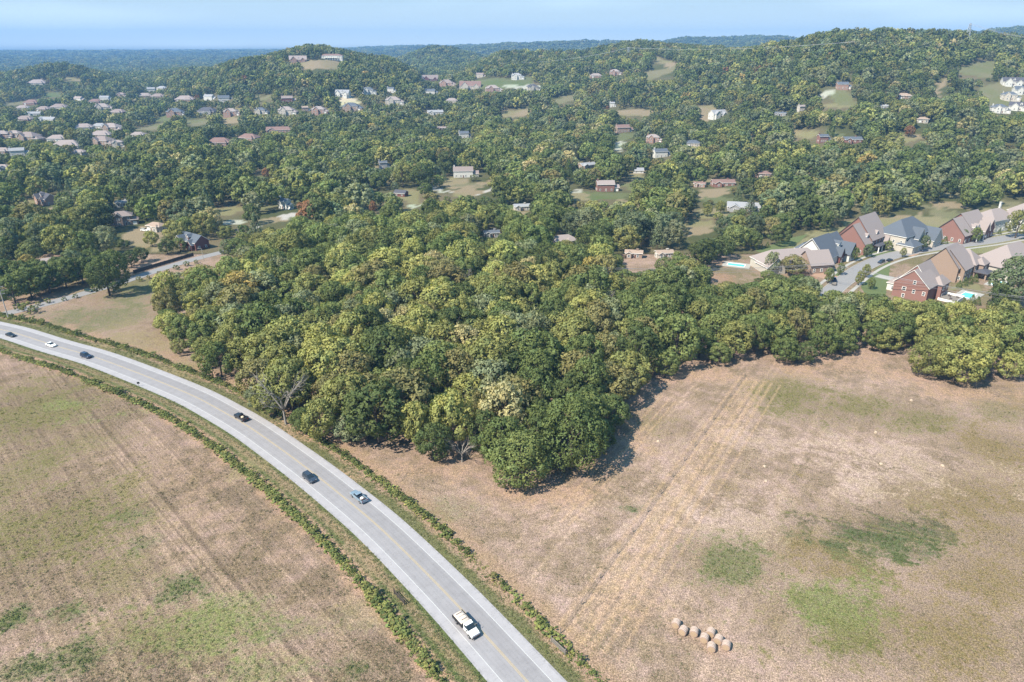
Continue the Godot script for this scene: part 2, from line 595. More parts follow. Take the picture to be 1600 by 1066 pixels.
	# the meadow between the road and the wood
	for e in [[150, 495, 110, 26, 0.75], [210, 460, 80, 22, 0.7], [90, 505, 70, 20, 0.5]]:
		patch(e[0], e[1], e[2], e[3], Color(0.175, 0.190, 0.090), e[4], 0.4)
	patch(200, 450, 50, 12, weed, 0.8, 0.8)
	for e in [[230, 530, 90, 30, 0.7], [280, 575, 50, 20, 0.7]]:
		patch(e[0], e[1], e[2], e[3], Color(0.29, 0.255, 0.135), e[4], 0.2)
	patch(330, 428, 50, 16, Color(0.33, 0.25, 0.165), 0.8, 0.0)
	# yards of the new street
	for e in [[1145, 425, 55, 12, 0.9], [1215, 405, 60, 14, 0.9], [1255, 440, 60, 14, 0.7], [1350, 400, 130, 22, 0.9], [1480, 400, 150, 40, 0.9], [1420, 450, 90, 22, 0.9], [1530, 470, 90, 30, 0.8], [120, 440, 120, 22, 0.7], [1180, 450, 90, 14, 0.8]]:
		patch(e[0], e[1], e[2], e[3], Color(0.190, 0.180, 0.090), e[4], 0.3)
	for e in [[1265, 432, 22, 9, 0.9], [1100, 432, 40, 8, 0.7]]:
		patch(e[0], e[1], e[2], e[3], Color(0.38, 0.26, 0.18), e[4], 0.0)
	# rims along the wood, and the track by the fence
	for e in [[1330, 575, 110, 18, 0.6], [1110, 585, 90, 14, 0.6], [1520, 615, 120, 14, 0.6], [985, 660, 26, 40, 0.5], [880, 770, 120, 18, 0.55], [640, 740, 110, 22, 0.6], [480, 672, 60, 18, 0.6], [985, 965, 60, 60, 0.45]]:
		patch(e[0], e[1], e[2], e[3], bare, e[4], 0.0)
	var side := Vector3(-fdir.z, 0, fdir.x)
	if side.x < 0: side = -side
	for e in [[1.0, 0.5, 0.5], [2.6, 2.4, 0.9], [4.6, 1.0, 0.9], [6.8, 1.0, 0.9], [9.2, 0.6, 0.6], [12.0, 0.5, 0.4], [-1.2, 0.7, 0.5], [-14, 0.5, 0.4], [-16.2, 0.5, 0.4], [-19, 0.4, 0.3]]:
		line_track(fence_a + side * e[0] + fdir * (0.0 if e[0] > -5 else 30.0), fence_b + side * e[0] - fdir * (0.0 if e[0] > -5 else 30.0), e[1], Color(0.57, 0.425, 0.262), e[2])
	line_track(fence_a, fence_b, 0.25, Color(0.22, 0.18, 0.13), 0.2)
	for k in 6:
		ring_track(985, 985, 8.0 + k * 2.1, -1.9, 0.4, 0.5, Color(0.46, 0.36, 0.25), 0.35)
	for k in 4:
		ring_track(960, 870, 9.0 + k * 1.8, 0.0, 1.6, 0.4, Color(0.38, 0.30, 0.21), 0.35)
	# to bytes, with the flecks of straw
	var lut := PackedByteArray()
	for k in 4096: lut.append(int(round(255.0 * pow(k / 4096.0, 1.0 / 2.2))))
	var spot: PackedByteArray = bits.spot
	var tint := bytes_of(9, 0.07, 3)
	var out := PackedByteArray()
	out.resize(W * H * 3)
	out.fill(160)
	for j in H:
		var half := 0.80 * (D0 + j * DS) + 85.0
		var i0 := maxi(0, int((-half - X0) / XS))
		var i1 := mini(W - 1, int((half - X0) / XS))
		for i in range(i0, i1 + 1):
			var k := j * W + i
			var f := fine[k] / 255.0
			var v := (0.50 + 0.56 * (spot[k] / 255.0) + 0.42 * f) * 4095.0
			var h := (tint[k] / 255.0 - 0.5) * 0.5
			out[k * 3] = lut[mini(4095, int(red[k] * v * (1.26 + 0.25 * h)))]
			out[k * 3 + 1] = lut[mini(4095, int(green[k] * v * (1.155 + 0.15 * h)))]
			out[k * 3 + 2] = lut[mini(4095, int(blue[k] * v * (1.16 + 0.7 * h)))]
	return ImageTexture.create_from_image(Image.create_from_data(W, H, false, Image.FORMAT_RGB8, out))

func road_texture() -> ImageTexture:   # across the road, along it: wheel paths, patches, cracks
	var n := FastNoiseLite.new()
	n.seed = 91
	n.frequency = 0.02
	var g := FastNoiseLite.new()
	g.seed = 92
	g.frequency = 0.3
	var im := Image.create(192, 1536, false, Image.FORMAT_RGB8)
	for j in 1536:
		var t := TAU * j / 1536.0
		for i in 192:
			var x := (i + 0.5) / 192.0 * 11.5 - 5.75
			var v := 0.290
			if x > -3.6 and x < 0.0: v = 0.226
			if x > 0.0 and x < 3.6: v = 0.244
			for w in [-2.65, -1.05, 1.05, 2.65]: v -= 0.022 * exp(-pow((x - w) / 0.34, 2.0))
			for w in [-1.85, 1.85]: v -= 0.014 * exp(-pow((x - w) / 0.3, 2.0))
			v *= 1.0 + 0.10 * n.get_noise_3d(x * 14.0, cos(t) * 240.0, sin(t) * 240.0)
			v *= 1.0 + 0.16 * g.get_noise_2d(i, j)
			if absf(x) > 5.3: v *= 0.92 + 0.3 * n.get_noise_3d(x * 40.0, cos(t) * 900.0, sin(t) * 900.0)
			var crack := absf(n.get_noise_3d(x * 9.0 + 300.0, cos(t) * 500.0, sin(t) * 500.0))
			if crack < 0.012: v *= 0.80
			if absf(x - 0.35 - 0.05 * sin(t * 40.0)) < 0.035: v *= 0.86
			im.set_pixel(i, j, Color(v * 1.02, v * 0.975, v * 1.01).linear_to_srgb())
	return ImageTexture.create_from_image(im)

# ---------------------------------------------------------------- the sheets of ground
func sheet_point(s: SurfaceTool, x: float, d: float) -> void:
	s.set_uv2(Vector2((x - X0) / 600.0, (d - D0) / 300.0))
	s.add_vertex(Vector3(x, ground(x, d), -d))

func field_sheet(left: bool) -> ArrayMesh:
	var s := tool()
	var d := 72.0
	while d < 368.0:
		var e := d + 2.0
		var r0 := clampf(cross_x[int(d)], -299.0, 299.0)
		var r1 := clampf(cross_x[int(e)], -299.0, 299.0)
		var q := [Vector2(-299, d), Vector2(-299, e), Vector2(r1, e), Vector2(r0, d)] if left else [Vector2(r0, d), Vector2(r1, e), Vector2(299, e), Vector2(299, d)]
		if absf(q[0].x - q[3].x) + absf(q[1].x - q[2].x) > 0.01:
			for k in [0, 1, 2, 0, 2, 3]: sheet_point(s, q[k].x, q[k].y)
		d = e
	return done(s)

var lawns := []      # [polygon or ellipse in x and d, colour, bounds]

func lawn(px: Array, c: Color) -> void:
	var p := PackedVector2Array()
	for k in range(0, px.size(), 2):
		var q := at(px[k], px[k + 1])
		p.append(Vector2(q.x, -q.z))
	var r := Rect2(p[0], Vector2.ZERO)
	for q in p: r = r.expand(q)
	lawns.append([p, c, r.grow(2.0)])

func lawn_round(px: float, py: float, rx: float, ry: float, c: Color) -> void:
	var l := []
	for k in 12:
		var t := TAU * k / 12
		l.append(px + cos(t) * rx)
		l.append(py + sin(t) * ry)
	lawn(l, c)

func ground_colour(x: float, d: float) -> Color:
	var n := relief.get_noise_2d(x * 3.0, d * 3.0 + 500)
	var c := Color(0.115, 0.128, 0.055).lerp(Color(0.230, 0.190, 0.115), clampf(n + 0.4, 0, 1))
	if d > 1900: c = Color(0.075, 0.095, 0.042).lerp(Color(0.130, 0.140, 0.065), clampf(n * 1.5 + 0.4, 0, 1))
	if d < 1800:
		var w := Vector2(x + relief.get_noise_2d(x * 16.0, d * 16.0) * 7.0, d + relief.get_noise_2d(x * 16.0 + 999.0, d * 16.0) * 9.0)
		for l in lawns:
			if l[2].has_point(w) and Geometry2D.is_point_in_polygon(w, l[0]):
				var k: Color = l[1]
				c = k.lerp(Color(k.r * 0.82, k.g * 0.95, k.b * 0.75), clampf(n * 2.0 + 0.3, 0, 1))
	return c

func terrain_mesh() -> ArrayMesh:
	var rows := [366.0]
	while rows[-1] < 9400.0: rows.append(rows[-1] * (1.009 if rows[-1] < 1700 else 1.022) + 0.2)
	var cols := 330
	var v := PackedVector3Array()
	var c := PackedColorArray()
	var ix := PackedInt32Array()
	for d in rows:
		for i in cols + 1:
			var x: float = (i / float(cols) * 2.0 - 1.0) * (0.80 * d + 60.0)
			v.append(Vector3(x, ground(x, d), -d))
			c.append(ground_colour(x, d))
	for j in rows.size() - 1:
		for i in cols:
			var k := j * (cols + 1) + i
			ix.append_array(PackedInt32Array([k, k + cols + 1, k + cols + 2, k, k + cols + 2, k + 1]))
	var nn := PackedVector3Array()
	nn.resize(v.size())
	for j in rows.size():
		for i in cols + 1:
			var k := j * (cols + 1) + i
			var a := v[k - 1 if i > 0 else k]
			var b := v[k + 1 if i < cols else k]
			var e := v[k - cols - 1 if j > 0 else k]
			var f := v[k + cols + 1 if j < rows.size() - 1 else k]
			nn[k] = (b - a).cross(f - e).normalized()
			if nn[k].y < 0: nn[k] = -nn[k]
	var a := []
	a.resize(Mesh.ARRAY_MAX)
	a[Mesh.ARRAY_VERTEX] = v
	a[Mesh.ARRAY_NORMAL] = nn
	a[Mesh.ARRAY_COLOR] = c
	a[Mesh.ARRAY_INDEX] = ix
	var m := ArrayMesh.new()
	m.add_surface_from_arrays(Mesh.PRIMITIVE_TRIANGLES, a)
	# the same sheet goes on under and behind the viewer, and past the fields to both sides
	var s := tool()
	for q in [[-700, -200, 700, 72], [-700, 72, -299, 368], [299, 72, 700, 368]]:
		for p in [[q[0], q[1]], [q[0], q[3]], [q[2], q[3]], [q[0], q[1]], [q[2], q[3]], [q[2], q[1]]]:
			s.set_color(Color(0.26, 0.205, 0.14))
			s.add_vertex(Vector3(p[0], -0.02, -p[1]))
	s.generate_normals()
	s.commit(m)
	return m

# ---------------------------------------------------------------- what must stay in sight: open lawns, houses, roads
var keep := []     # [left, top, right, bottom, depth]: trees nearer than this depth keep out of that piece of the view

func keep_box(x0: float, y0: float, x1: float, y1: float, depth: float) -> void:
	keep.append([x0, y0, x1, y1, depth])

func hides(p: Vector3, tall: float, wide: float) -> bool:   # would a tree here stand in the sight line to an open spot
	var b := seen(p)
	var t := seen(p + Vector3(0, tall, 0))
	var w := wide * 0.42 * F / b.z
	for k in keep:
		if b.z < k[4] and b.x + w > k[0] and b.x - w < k[2] and b.y > k[1] and t.y < k[3]: return true
	return false

var taken := {}    # buckets of [x, d, radius] where no tree may stand

func occupy(x: float, d: float, r: float) -> void:
	var n := int(ceil(r / 25.0))
	for i in range(-n, n + 1):
		for j in range(-n, n + 1):
			var k := Vector2i(int(floor(x / 25.0)) + i, int(floor(d / 25.0)) + j)
			if not taken.has(k): taken[k] = []
			taken[k].append([x, d, r])

func is_taken(x: float, d: float, r: float) -> bool:
	for q in taken.get(Vector2i(int(floor(x / 25.0)), int(floor(d / 25.0))), []):
		if Vector2(x - q[0], d - q[1]).length() < q[2] + r: return true
	for l in lawns:
		if l[2].has_point(Vector2(x, d)) and Geometry2D.is_point_in_polygon(Vector2(x, d), l[0]): return true
	return false

# ---------------------------------------------------------------- trees
var tones := {
	"dark green": Color(0.121, 0.155, 0.055), "deep green": Color(0.158, 0.199, 0.067), "mid green": Color(0.217, 0.259, 0.089), "olive green": Color(0.277, 0.287, 0.099), "yellow-green": Color(0.372, 0.376, 0.125), "grey-green": Color(0.274, 0.300, 0.161), "brownish olive": Color(0.267, 0.245, 0.102), "golden": Color(0.427, 0.341, 0.121), "pale tan": Color(0.477, 0.427, 0.215), "rust red": Color(0.319, 0.172, 0.088), "bluish green": Color(0.174, 0.218, 0.113)}
var leaf_of := {}
var crowns_near := []
var crowns_mid := []
var crowns_far := []
var cones_near := []
var cones_far := []
var bush := []
var trunks := []

func pick(weights: Dictionary) -> String:
	var sum := 0.0
	for k in weights: sum += weights[k]
	var t := rng.randf() * sum
	for k in weights:
		t -= weights[k]
		if t <= 0: return k
	return weights.keys()[0]

func make_plants() -> void:
	for k in tones: leaf_of[k] = leaf_mat(tones[k].linear_to_srgb())
	for k in 10: crowns_near.append(crown(100 + k, 46 + (k % 3) * 6, 92, 0.047, 0.10, "tall" if k % 3 == 1 else "round"))
	for k in 6: crowns_mid.append(crown(200 + k, 30, 40, 0.085, 0.08, "tall" if k % 3 == 1 else "round"))
	for k in 5: crowns_far.append(crown(300 + k, 18, 20, 0.145, 0.05, "round"))
	for k in 2: cones_near.append(crown(400 + k, 60, 26, 0.06, 0.06, "cone"))
	for k in 2: cones_far.append(crown(420 + k, 26, 14, 0.13, 0.05, "cone"))
	for k in 4: bush.append(crown(500 + k, 12, 44, 0.12, 0.0, "round"))
	for k in 4: trunks.append(trunk_mesh(600 + k, 0.8))
	mat("bark", lin(0.14, 0.11, 0.085), 0.9, grain(128, 0.05, 0.55, 1.0, 21), 2.0)
	mat("dead_wood", lin(0.24, 0.215, 0.19), 0.9)

func plant(called: String, label: String, category: String, group: String, p: Vector3, tall: float, wide: float, tone: String, mesh: Mesh, stem := true) -> Node3D:
	var o := thing(called, label, category, p, rng.randf() * TAU, group)
	var c := part("crown", mesh, leaf_of[tone], o)
	c.scale = Vector3(wide, tall, wide)
	if stem:
		var t := part("trunk", trunks[rng.randi() % 4], M.bark, o)
		t.scale = Vector3(tall, tall, tall)
	return o

var bulk := {}     # mesh -> [transforms, colours] of the trees nobody could count

func scatter(mesh: Mesh, p: Vector3, tall: float, wide: float, tone: Color) -> void:
	if not bulk.has(mesh): bulk[mesh] = [[], []]
	var b := Basis(Vector3.UP, rng.randf() * TAU).scaled_local(Vector3(wide, tall, wide))
	bulk[mesh][0].append(Transform3D(b, p))
	var v := rng.randf_range(0.78, 1.26)
	bulk[mesh][1].append(Color(tone.r * v, tone.g * v * rng.randf_range(0.95, 1.05), tone.b * v))

func commit_bulk(called: String, label: String, category: String, child: String) -> void:
	var root := thing(called, label, category, Vector3.ZERO)
	root.set_meta("kind", "stuff")
	var m := leaf_mat(Color.WHITE)
	for mesh in bulk:
		var mm := MultiMesh.new()
		mm.transform_format = MultiMesh.TRANSFORM_3D
		mm.use_colors = true
		mm.mesh = mesh
		mm.instance_count = bulk[mesh][0].size()
		for i in mm.instance_count:
			mm.set_instance_transform(i, bulk[mesh][0][i])
			mm.set_instance_color(i, bulk[mesh][1][i])
		var o := MultiMeshInstance3D.new()
		o.multimesh = mm
		o.material_override = m
		o.name = child
		o.set_meta("kind", "stuff")
		root.add_child(o, true)
	bulk = {}

const WOOD := [235, 488, 262, 540, 300, 575, 345, 592, 385, 606, 415, 650, 455, 668, 500, 690, 560, 700, 620, 720, 690, 725, 760, 752, 800, 768, 880, 748, 938, 712, 955, 670, 972, 625, 1030, 597, 1075, 576, 1150, 570, 1290, 576, 1320, 552, 1390, 556, 1430, 586, 1500, 598, 1640, 590,
	1640, 520, 1480, 507, 1380, 480, 1290, 466, 1210, 446, 1150, 438, 1090, 432, 960, 412, 850, 385, 700, 350, 560, 360, 440, 380, 385, 415, 370, 448, 320, 455, 262, 450]

func wood_mix(px: float, py: float) -> Dictionary:
	if px > 820 and px < 960 and py > 590: return {"deep green": 5, "dark green": 4, "mid green": 2, "brownish olive": 1}
	if px > 1380 and py > 500: return {"olive green": 5, "yellow-green": 4, "mid green": 2, "deep green": 1}
	if px > 960: return {"deep green": 4, "mid green": 4, "olive green": 3, "grey-green": 1, "brownish olive": 1, "dark green": 2}
	if px < 480: return {"olive green": 4, "mid green": 3, "yellow-green": 3, "brownish olive": 1.6, "golden": 0.25, "grey-green": 2, "deep green": 2}
	if py < 440: return {"mid green": 5, "deep green": 5, "olive green": 2.5, "yellow-green": 2.2, "grey-green": 1.5, "pale tan": 0.4}
	return {"olive green": 4.5, "mid green": 3, "yellow-green": 3.4, "brownish olive": 2.6, "grey-green": 3.2, "deep green": 2.6, "pale tan": 0.8, "golden": 0.15, "dark green": 1.6}

func inside(poly: PackedVector2Array, p: Vector2) -> bool:
	return Geometry2D.is_point_in_polygon(p, poly)

func wood_place(px: float, py: float) -> String:
	if px > 1330: return "at the right end of the wood"
	if px > 1060: return "in the belt below the brick houses"
	if px > 960: return "where the belt joins the wood"
	if px < 330: return "on the meadow side of the wood"
	if px < 520 and py > 560: return "at the wood edge by the road"
	if py > 690: return "at the front tip of the wood"
	if px > 760 and py > 600: return "on the hay field side"
	if py > 610: return "at the wood front facing the road"
	if py > 500: return "in the middle of the wood"
	return "at the back of the wood"

func nth(k: int) -> String:
	var w := ["first", "second", "third", "fourth", "fifth", "sixth", "seventh", "eighth", "ninth", "tenth", "eleventh", "twelfth", "thirteenth", "fourteenth", "fifteenth", "sixteenth", "seventeenth", "eighteenth", "nineteenth", "twentieth"]
	if k < w.size(): return w[k]
	return "%d%s" % [k + 1, "st" if (k + 1) % 10 == 1 else "nd" if (k + 1) % 10 == 2 else "rd" if (k + 1) % 10 == 3 else "th"]

func label_rows(rows: Array, key: String) -> void:   # rows: dictionaries with px, py, words; gives each a label of its own
	var groups := {}
	for r in rows:
		if not groups.has(r[key]): groups[r[key]] = []
		groups[r[key]].append(r)
	for g in groups:
		var l: Array = groups[g]
		l.sort_custom(func(a, b): return a.px < b.px)
		for k in l.size():
			if l.size() == 1: l[k].label = g
			elif l.size() == 2: l[k].label = g + ", the " + ["left", "right"][k] + " of two"
			else: l[k].label = g + (", leftmost of %d" % l.size() if k == 0 else ", rightmost of %d" % l.size() if k == l.size() - 1 else ", %s of %d from left" % [nth(k), l.size()])

func near_wood() -> void:
	var poly := PackedVector2Array()
	for k in range(0, WOOD.size(), 2):
		var q := at(WOOD[k], WOOD[k + 1])
		poly.append(Vector2(q.x, -q.z))
	var all := []
	var step := 10.2
	for i in range(-26, 40):
		for j in range(14, 50):
			var x := i * step + (j % 2) * step * 0.5 + rng.randf_range(-3, 3)
			var d := j * step * 0.87 + rng.randf_range(-3, 3)
			if not inside(poly, Vector2(x, d)) or is_taken(x, d, 2.0): continue
			var p := Vector3(x, 0, -d)
			var s := seen(p)
			if s.x < -60 or s.x > 1680: continue
			var edge := 99.0
			for k in poly.size():
				edge = minf(edge, Geometry2D.get_closest_point_to_segment(Vector2(x, d), poly[k], poly[(k + 1) % poly.size()]).distance_to(Vector2(x, d)))
			var tall := rng.randf_range(11.5, 20.5)
			var wide := tall * rng.randf_range(0.72, 1.12)
			if s.x > 1060: tall = rng.randf_range(11.0, 16.0); wide = rng.randf_range(10.5, 15.0)
			if edge < 4.0: tall *= 0.72; wide *= 0.85
			if s.x < 330: tall *= 0.75; wide *= 0.85
			if hides(p, tall, wide):
				tall *= 0.62; wide *= 0.8
				if hides(p, tall, wide):
					tall *= 0.62; wide *= 0.8
					if hides(p, tall, wide): continue
			all.append({"p": p, "px": s.x, "py": s.y, "tall": tall, "wide": wide, "near": s.z, "tone": pick(wood_mix(s.x, s.y)), "mesh": rng.randi() % crowns_near.size(), "low": edge < 4.0})
	# low growth along the rim
	all.sort_custom(func(a, b): return a.near < b.near)
	var mine := all.slice(0, 292)
	for t in mine:
		var size := "low" if t.tall < 10.5 else "tall" if t.tall > 16.8 else "medium"
		t.words = "%s %s tree %s" % [size, t.tone, wood_place(t.px, t.py)]
	label_rows(mine, "words")
	for t in mine:
		plant("wood_tree", t.label, "tree", "trees of the wood beside the road", t.p, t.tall, t.wide, t.tone, crowns_near[t.mesh])
	for t in all.slice(292):
		scatter(crowns_near[t.mesh], t.p, t.tall, t.wide, tones[t.tone])
	print("wood: ", all.size())

func forest() -> void:
	var poly := PackedVector2Array()
	for k in range(0, WOOD.size(), 2):
		var q := at(WOOD[k], WOOD[k + 1])
		poly.append(Vector2(q.x, -q.z))
	var d := 262.0
	var count := 0
	var kinds := FastNoiseLite.new()
	kinds.seed = 77
	kinds.frequency = 0.006
	while d < 9200.0:
		var step := 13.8 if d < 700 else 12.8 if d < 1200 else 12.0 + (d - 1200) * 0.003 if d < 1900 else d * 0.0078
		var half := 0.74 * d + 50.0
		var n := int(2 * half / step)
		for i in n:
			var x := -half + (i + rng.randf_range(0.1, 0.9)) * step
			var dd := d + rng.randf_range(-0.4, 0.4) * step
			if dd < 330 and x > -170 and x < 300 and not (x > 70 and dd > 280): continue
			if dd < 700 and inside(poly, Vector2(x, dd)): continue
			var p := Vector3(x, ground(x, dd), -dd)
			var s := seen(p)
			if s.x < -70 or s.x > 1670: continue
			if is_taken(x, dd, 2.5 if d < 1900 else 0.0): continue
			var k := kinds.get_noise_2d(x, dd)
			var mix := {"deep green": 4.5, "mid green": 4 + k * 3, "olive green": 2.4 + k * 2.5, "dark green": 3 - k * 2, "grey-green": 2.4, "bluish green": 1.6, "yellow-green": 1.2 + k, "brownish olive": 0.9, "golden": 0.05, "rust red": 0.012, "pale tan": 0.22}
			if d > 1900: mix = {"deep green": 4, "mid green": 3, "olive green": 2, "dark green": 3}
			var tone := pick(mix)
			if d > 1900:
				var big := step * rng.randf_range(1.2, 1.9)
				scatter(crowns_far[rng.randi() % 5], p - Vector3(0, 3, 0), rng.randf_range(14, 22) + step * 0.15, big, tones[tone])
				count += 1
				continue
			var tall := rng.randf_range(10.0, 20.5) if d < 800 else rng.randf_range(9.5, 18.5)
			var wide := tall * rng.randf_range(0.85, 1.15)
			var cone := rng.randf() < 0.05
			if cone:
				wide = tall * 0.5
				tone = "bluish green" if rng.randf() < 0.6 else "dark green"
			if hides(p, tall, wide):
				tall *= 0.6; wide *= 0.7
				if hides(p, tall, wide):
					tall *= 0.5; wide *= 0.6
					if rng.randf() < 0.5 or hides(p, tall, wide): continue
			count += 1
			if cone: scatter((cones_near if d < 600 else cones_far)[rng.randi() % 2], p, tall, wide, tones[tone])
			else: scatter(crowns_near[rng.randi() % 10] if d < 420 else crowns_mid[rng.randi() % 6] if d < 950 else crowns_far[rng.randi() % 5], p, tall, wide, tones[tone])
		d += step * 0.9
	print("forest: ", count)

# ---------------------------------------------------------------- houses
var window_mesh: ArrayMesh
var door_mesh: ArrayMesh
var garage_mesh: ArrayMesh
var wall_of := {}
var roof_of := {}

func two_tone(a: SurfaceTool, ma: Material, b: SurfaceTool, mb: Material) -> ArrayMesh:
	a.generate_normals()
	var m := a.commit()
	m.surface_set_material(0, ma)
	b.generate_normals()
	b.commit(m)
	m.surface_set_material(1, mb)
	return m

func make_house_parts() -> void:
	var rough := grain(256, 0.11, 0.72, 1.0, 51, 4)
	var fine := grain(256, 0.2, 0.70, 1.0, 52, 3)
	for e in [["red brick", 0.300, 0.162, 0.135], ["tan brick", 0.370, 0.270, 0.210], ["pink brick", 0.420, 0.270, 0.215], ["white", 0.72, 0.71, 0.67], ["cream", 0.58, 0.53, 0.46], ["grey", 0.40, 0.40, 0.41], ["dark brick", 0.20, 0.085, 0.070]]:
		wall_of[e[0]] = mat("wall_" + e[0].replace(" ", "_"), lin(e[1], e[2], e[3]), 0.9, fine, 0.6)
	for e in [["brown", 0.29, 0.235, 0.22], ["taupe", 0.350, 0.295, 0.280], ["slate", 0.120, 0.140, 0.172], ["red-brown", 0.250, 0.160, 0.140], ["light grey", 0.340, 0.345, 0.365], ["charcoal", 0.100, 0.100, 0.118], ["tan", 0.40, 0.305, 0.245]]:
		roof_of[e[0]] = mat("roof_" + e[0].replace(" ", "_"), lin(e[1], e[2], e[3]), 0.92, rough, 0.45)
	mat("trim_white", lin(0.74, 0.73, 0.70), 0.6)
	mat("trim_dark", lin(0.09, 0.075, 0.07), 0.7)
	mat("glass_dark", lin(0.03, 0.04, 0.05), 0.08)
	mat("door_brown", lin(0.13, 0.06, 0.04), 0.6)
	mat("concrete", lin(0.44, 0.42, 0.385), 0.9, fine, 0.25)
	mat("asphalt_pale", lin(0.30, 0.29, 0.29), 0.9, fine, 0.2)
	mat("brick_drive", lin(0.42, 0.27, 0.19), 0.9, fine, 0.3)
	mat("pool_water", lin(0.10, 0.55, 0.60), 0.06)
	mat("wood_grey", lin(0.26, 0.23, 0.20), 0.9, fine, 0.8)
	mat("wood_dark", lin(0.075, 0.062, 0.055), 0.9, fine, 0.8)
	mat("steel", lin(0.42, 0.43, 0.45), 0.5, null, 1.0, 0.4)
	var f := tool()
	for q in [[-0.55, -0.8, -0.43, 0.8], [0.43, -0.8, 0.55, 0.8], [-0.43, 0.68, 0.43, 0.8], [-0.43, -0.8, 0.43, -0.68], [-0.43, -0.05, 0.43, 0.05]]:
		box(f, Vector3(q[0], q[1], 0), Vector3(q[2], q[3], 0.12))
	var g := tool()
	box(g, Vector3(-0.43, -0.68, 0), Vector3(0.43, 0.68, 0.05))
	window_mesh = two_tone(f, M.trim_white, g, M.glass_dark)
	f = tool()
	g = tool()
	for q in [[-0.62, 0, -0.5, 2.3], [0.5, 0, 0.62, 2.3], [-0.5, 2.15, 0.5, 2.3]]: box(f, Vector3(q[0], q[1], 0), Vector3(q[2], q[3], 0.14))
	box(g, Vector3(-0.5, 0, 0), Vector3(0.5, 2.15, 0.07))
	door_mesh = two_tone(f, M.trim_white, g, M.door_brown)
	f = tool()
	g = tool()
	for q in [[-1.5, 0, -1.36, 2.5], [1.36, 0, 1.5, 2.5], [-1.36, 2.3, 1.36, 2.5]]: box(f, Vector3(q[0], q[1], 0), Vector3(q[2], q[3], 0.14))
	for k in 4: box(g, Vector3(-1.36, k * 0.575 + 0.02, 0), Vector3(1.36, k * 0.575 + 0.555, 0.06))
	garage_mesh = two_tone(f, M.trim_dark, g, M.trim_white)

func roof(o: Node3D, c: Vector2, w: float, d: float, eave: float, rise: float, kind: String, rm: Material, trim: Material, over := 0.5) -> MeshInstance3D:
	var top := tool()
	var side := tool()
	var t := 0.24
	var a := w / 2 + over
	var b := d / 2 + over
	var turn := kind == "gz"
	if turn:
		a = d / 2 + over
		b = w / 2 + over
	var drop := rise / (b - over) * over if kind != "hip" else 0.0
	var lo := eave - drop
	var hi := eave + rise
	var pts := func(x: float, y: float, z: float) -> Vector3: return Vector3(c.x + z, y, c.y - x) if turn else Vector3(c.x + x, y, c.y + z)
	if kind == "hip":
		var r: float = maxf(a - b * 0.92, 0.0)
		var e: float = b * 0.08 if a > b else 0.0
		var r2: float = maxf(b - a * 0.92, 0.0) if b > a else e
		var base := [pts.call(-a, lo, b), pts.call(-a, lo, -b), pts.call(a, lo, -b), pts.call(a, lo, b)]
		var up := []
		for q in base: up.append(q + Vector3(0, t, 0))
		var L: Vector3 = pts.call(-r, hi, 0) if a >= b else pts.call(0, hi, r2)
		var R: Vector3 = pts.call(r, hi, 0) if a >= b else pts.call(0, hi, -r2)
		if a >= b:
			quad(top, up[0], L, R, up[3])
			quad(top, up[2], R, L, up[1])
			tri(top, up[1], L, up[0])
			tri(top, up[3], R, up[2])
		else:
			tri(top, up[0], L, up[3])
			tri(top, up[2], R, up[1])
			quad(top, up[1], R, L, up[0])
			quad(top, up[3], L, R, up[2])
		for k in 4: quad(side, base[k], base[(k + 1) % 4], up[(k + 1) % 4], up[k])
		quad(side, base[0], base[3], base[2], base[1])
	else:
		for s in [-1, 1]:
			var p0: Vector3 = pts.call(-a, lo, b * s)
			var p1: Vector3 = pts.call(a, lo, b * s)
			var r0: Vector3 = pts.call(-a, hi, 0)
			var r1: Vector3 = pts.call(a, hi, 0)
			var u := Vector3(0, t, 0)
			if s == 1: quad(top, p0 + u, r0 + u, r1 + u, p1 + u)
			else: quad(top, p1 + u, r1 + u, r0 + u, p0 + u)
			quad(side, p0, p0 + u, p1 + u, p1)
			quad(side, p0, r0, r0 + u, p0 + u)
			quad(side, p1, r1, r1 + u, p1 + u)
			quad(side, p0, p1, r1, r0)
	return part("roof", two_tone(top, rm, side, trim), null, o)

func walls(o: Node3D, c: Vector2, w: float, d: float, eave: float, rise: float, kind: String, wm: Material, foot := -3.0) -> void:
	var s := tool()
	box(s, Vector3(c.x - w / 2, foot, c.y - d / 2), Vector3(c.x + w / 2, eave, c.y + d / 2))
	if kind == "gx":
		for e in [-1, 1]:
			var x: float = c.x + e * w / 2
			var p := [Vector3(x, eave, c.y - d / 2), Vector3(x, eave + rise, c.y), Vector3(x, eave, c.y + d / 2)]
			if e == 1: tri(s, p[2], p[1], p[0])
			else: tri(s, p[0], p[1], p[2])
	elif kind == "gz":
		for e in [-1, 1]:
			var z: float = c.y + e * d / 2
			var p := [Vector3(c.x - w / 2, eave, z), Vector3(c.x, eave + rise, z), Vector3(c.x + w / 2, eave, z)]
			if e == 1: tri(s, p[0], p[1], p[2])
			else: tri(s, p[2], p[1], p[0])
	part("wall", done(s), wm, o)

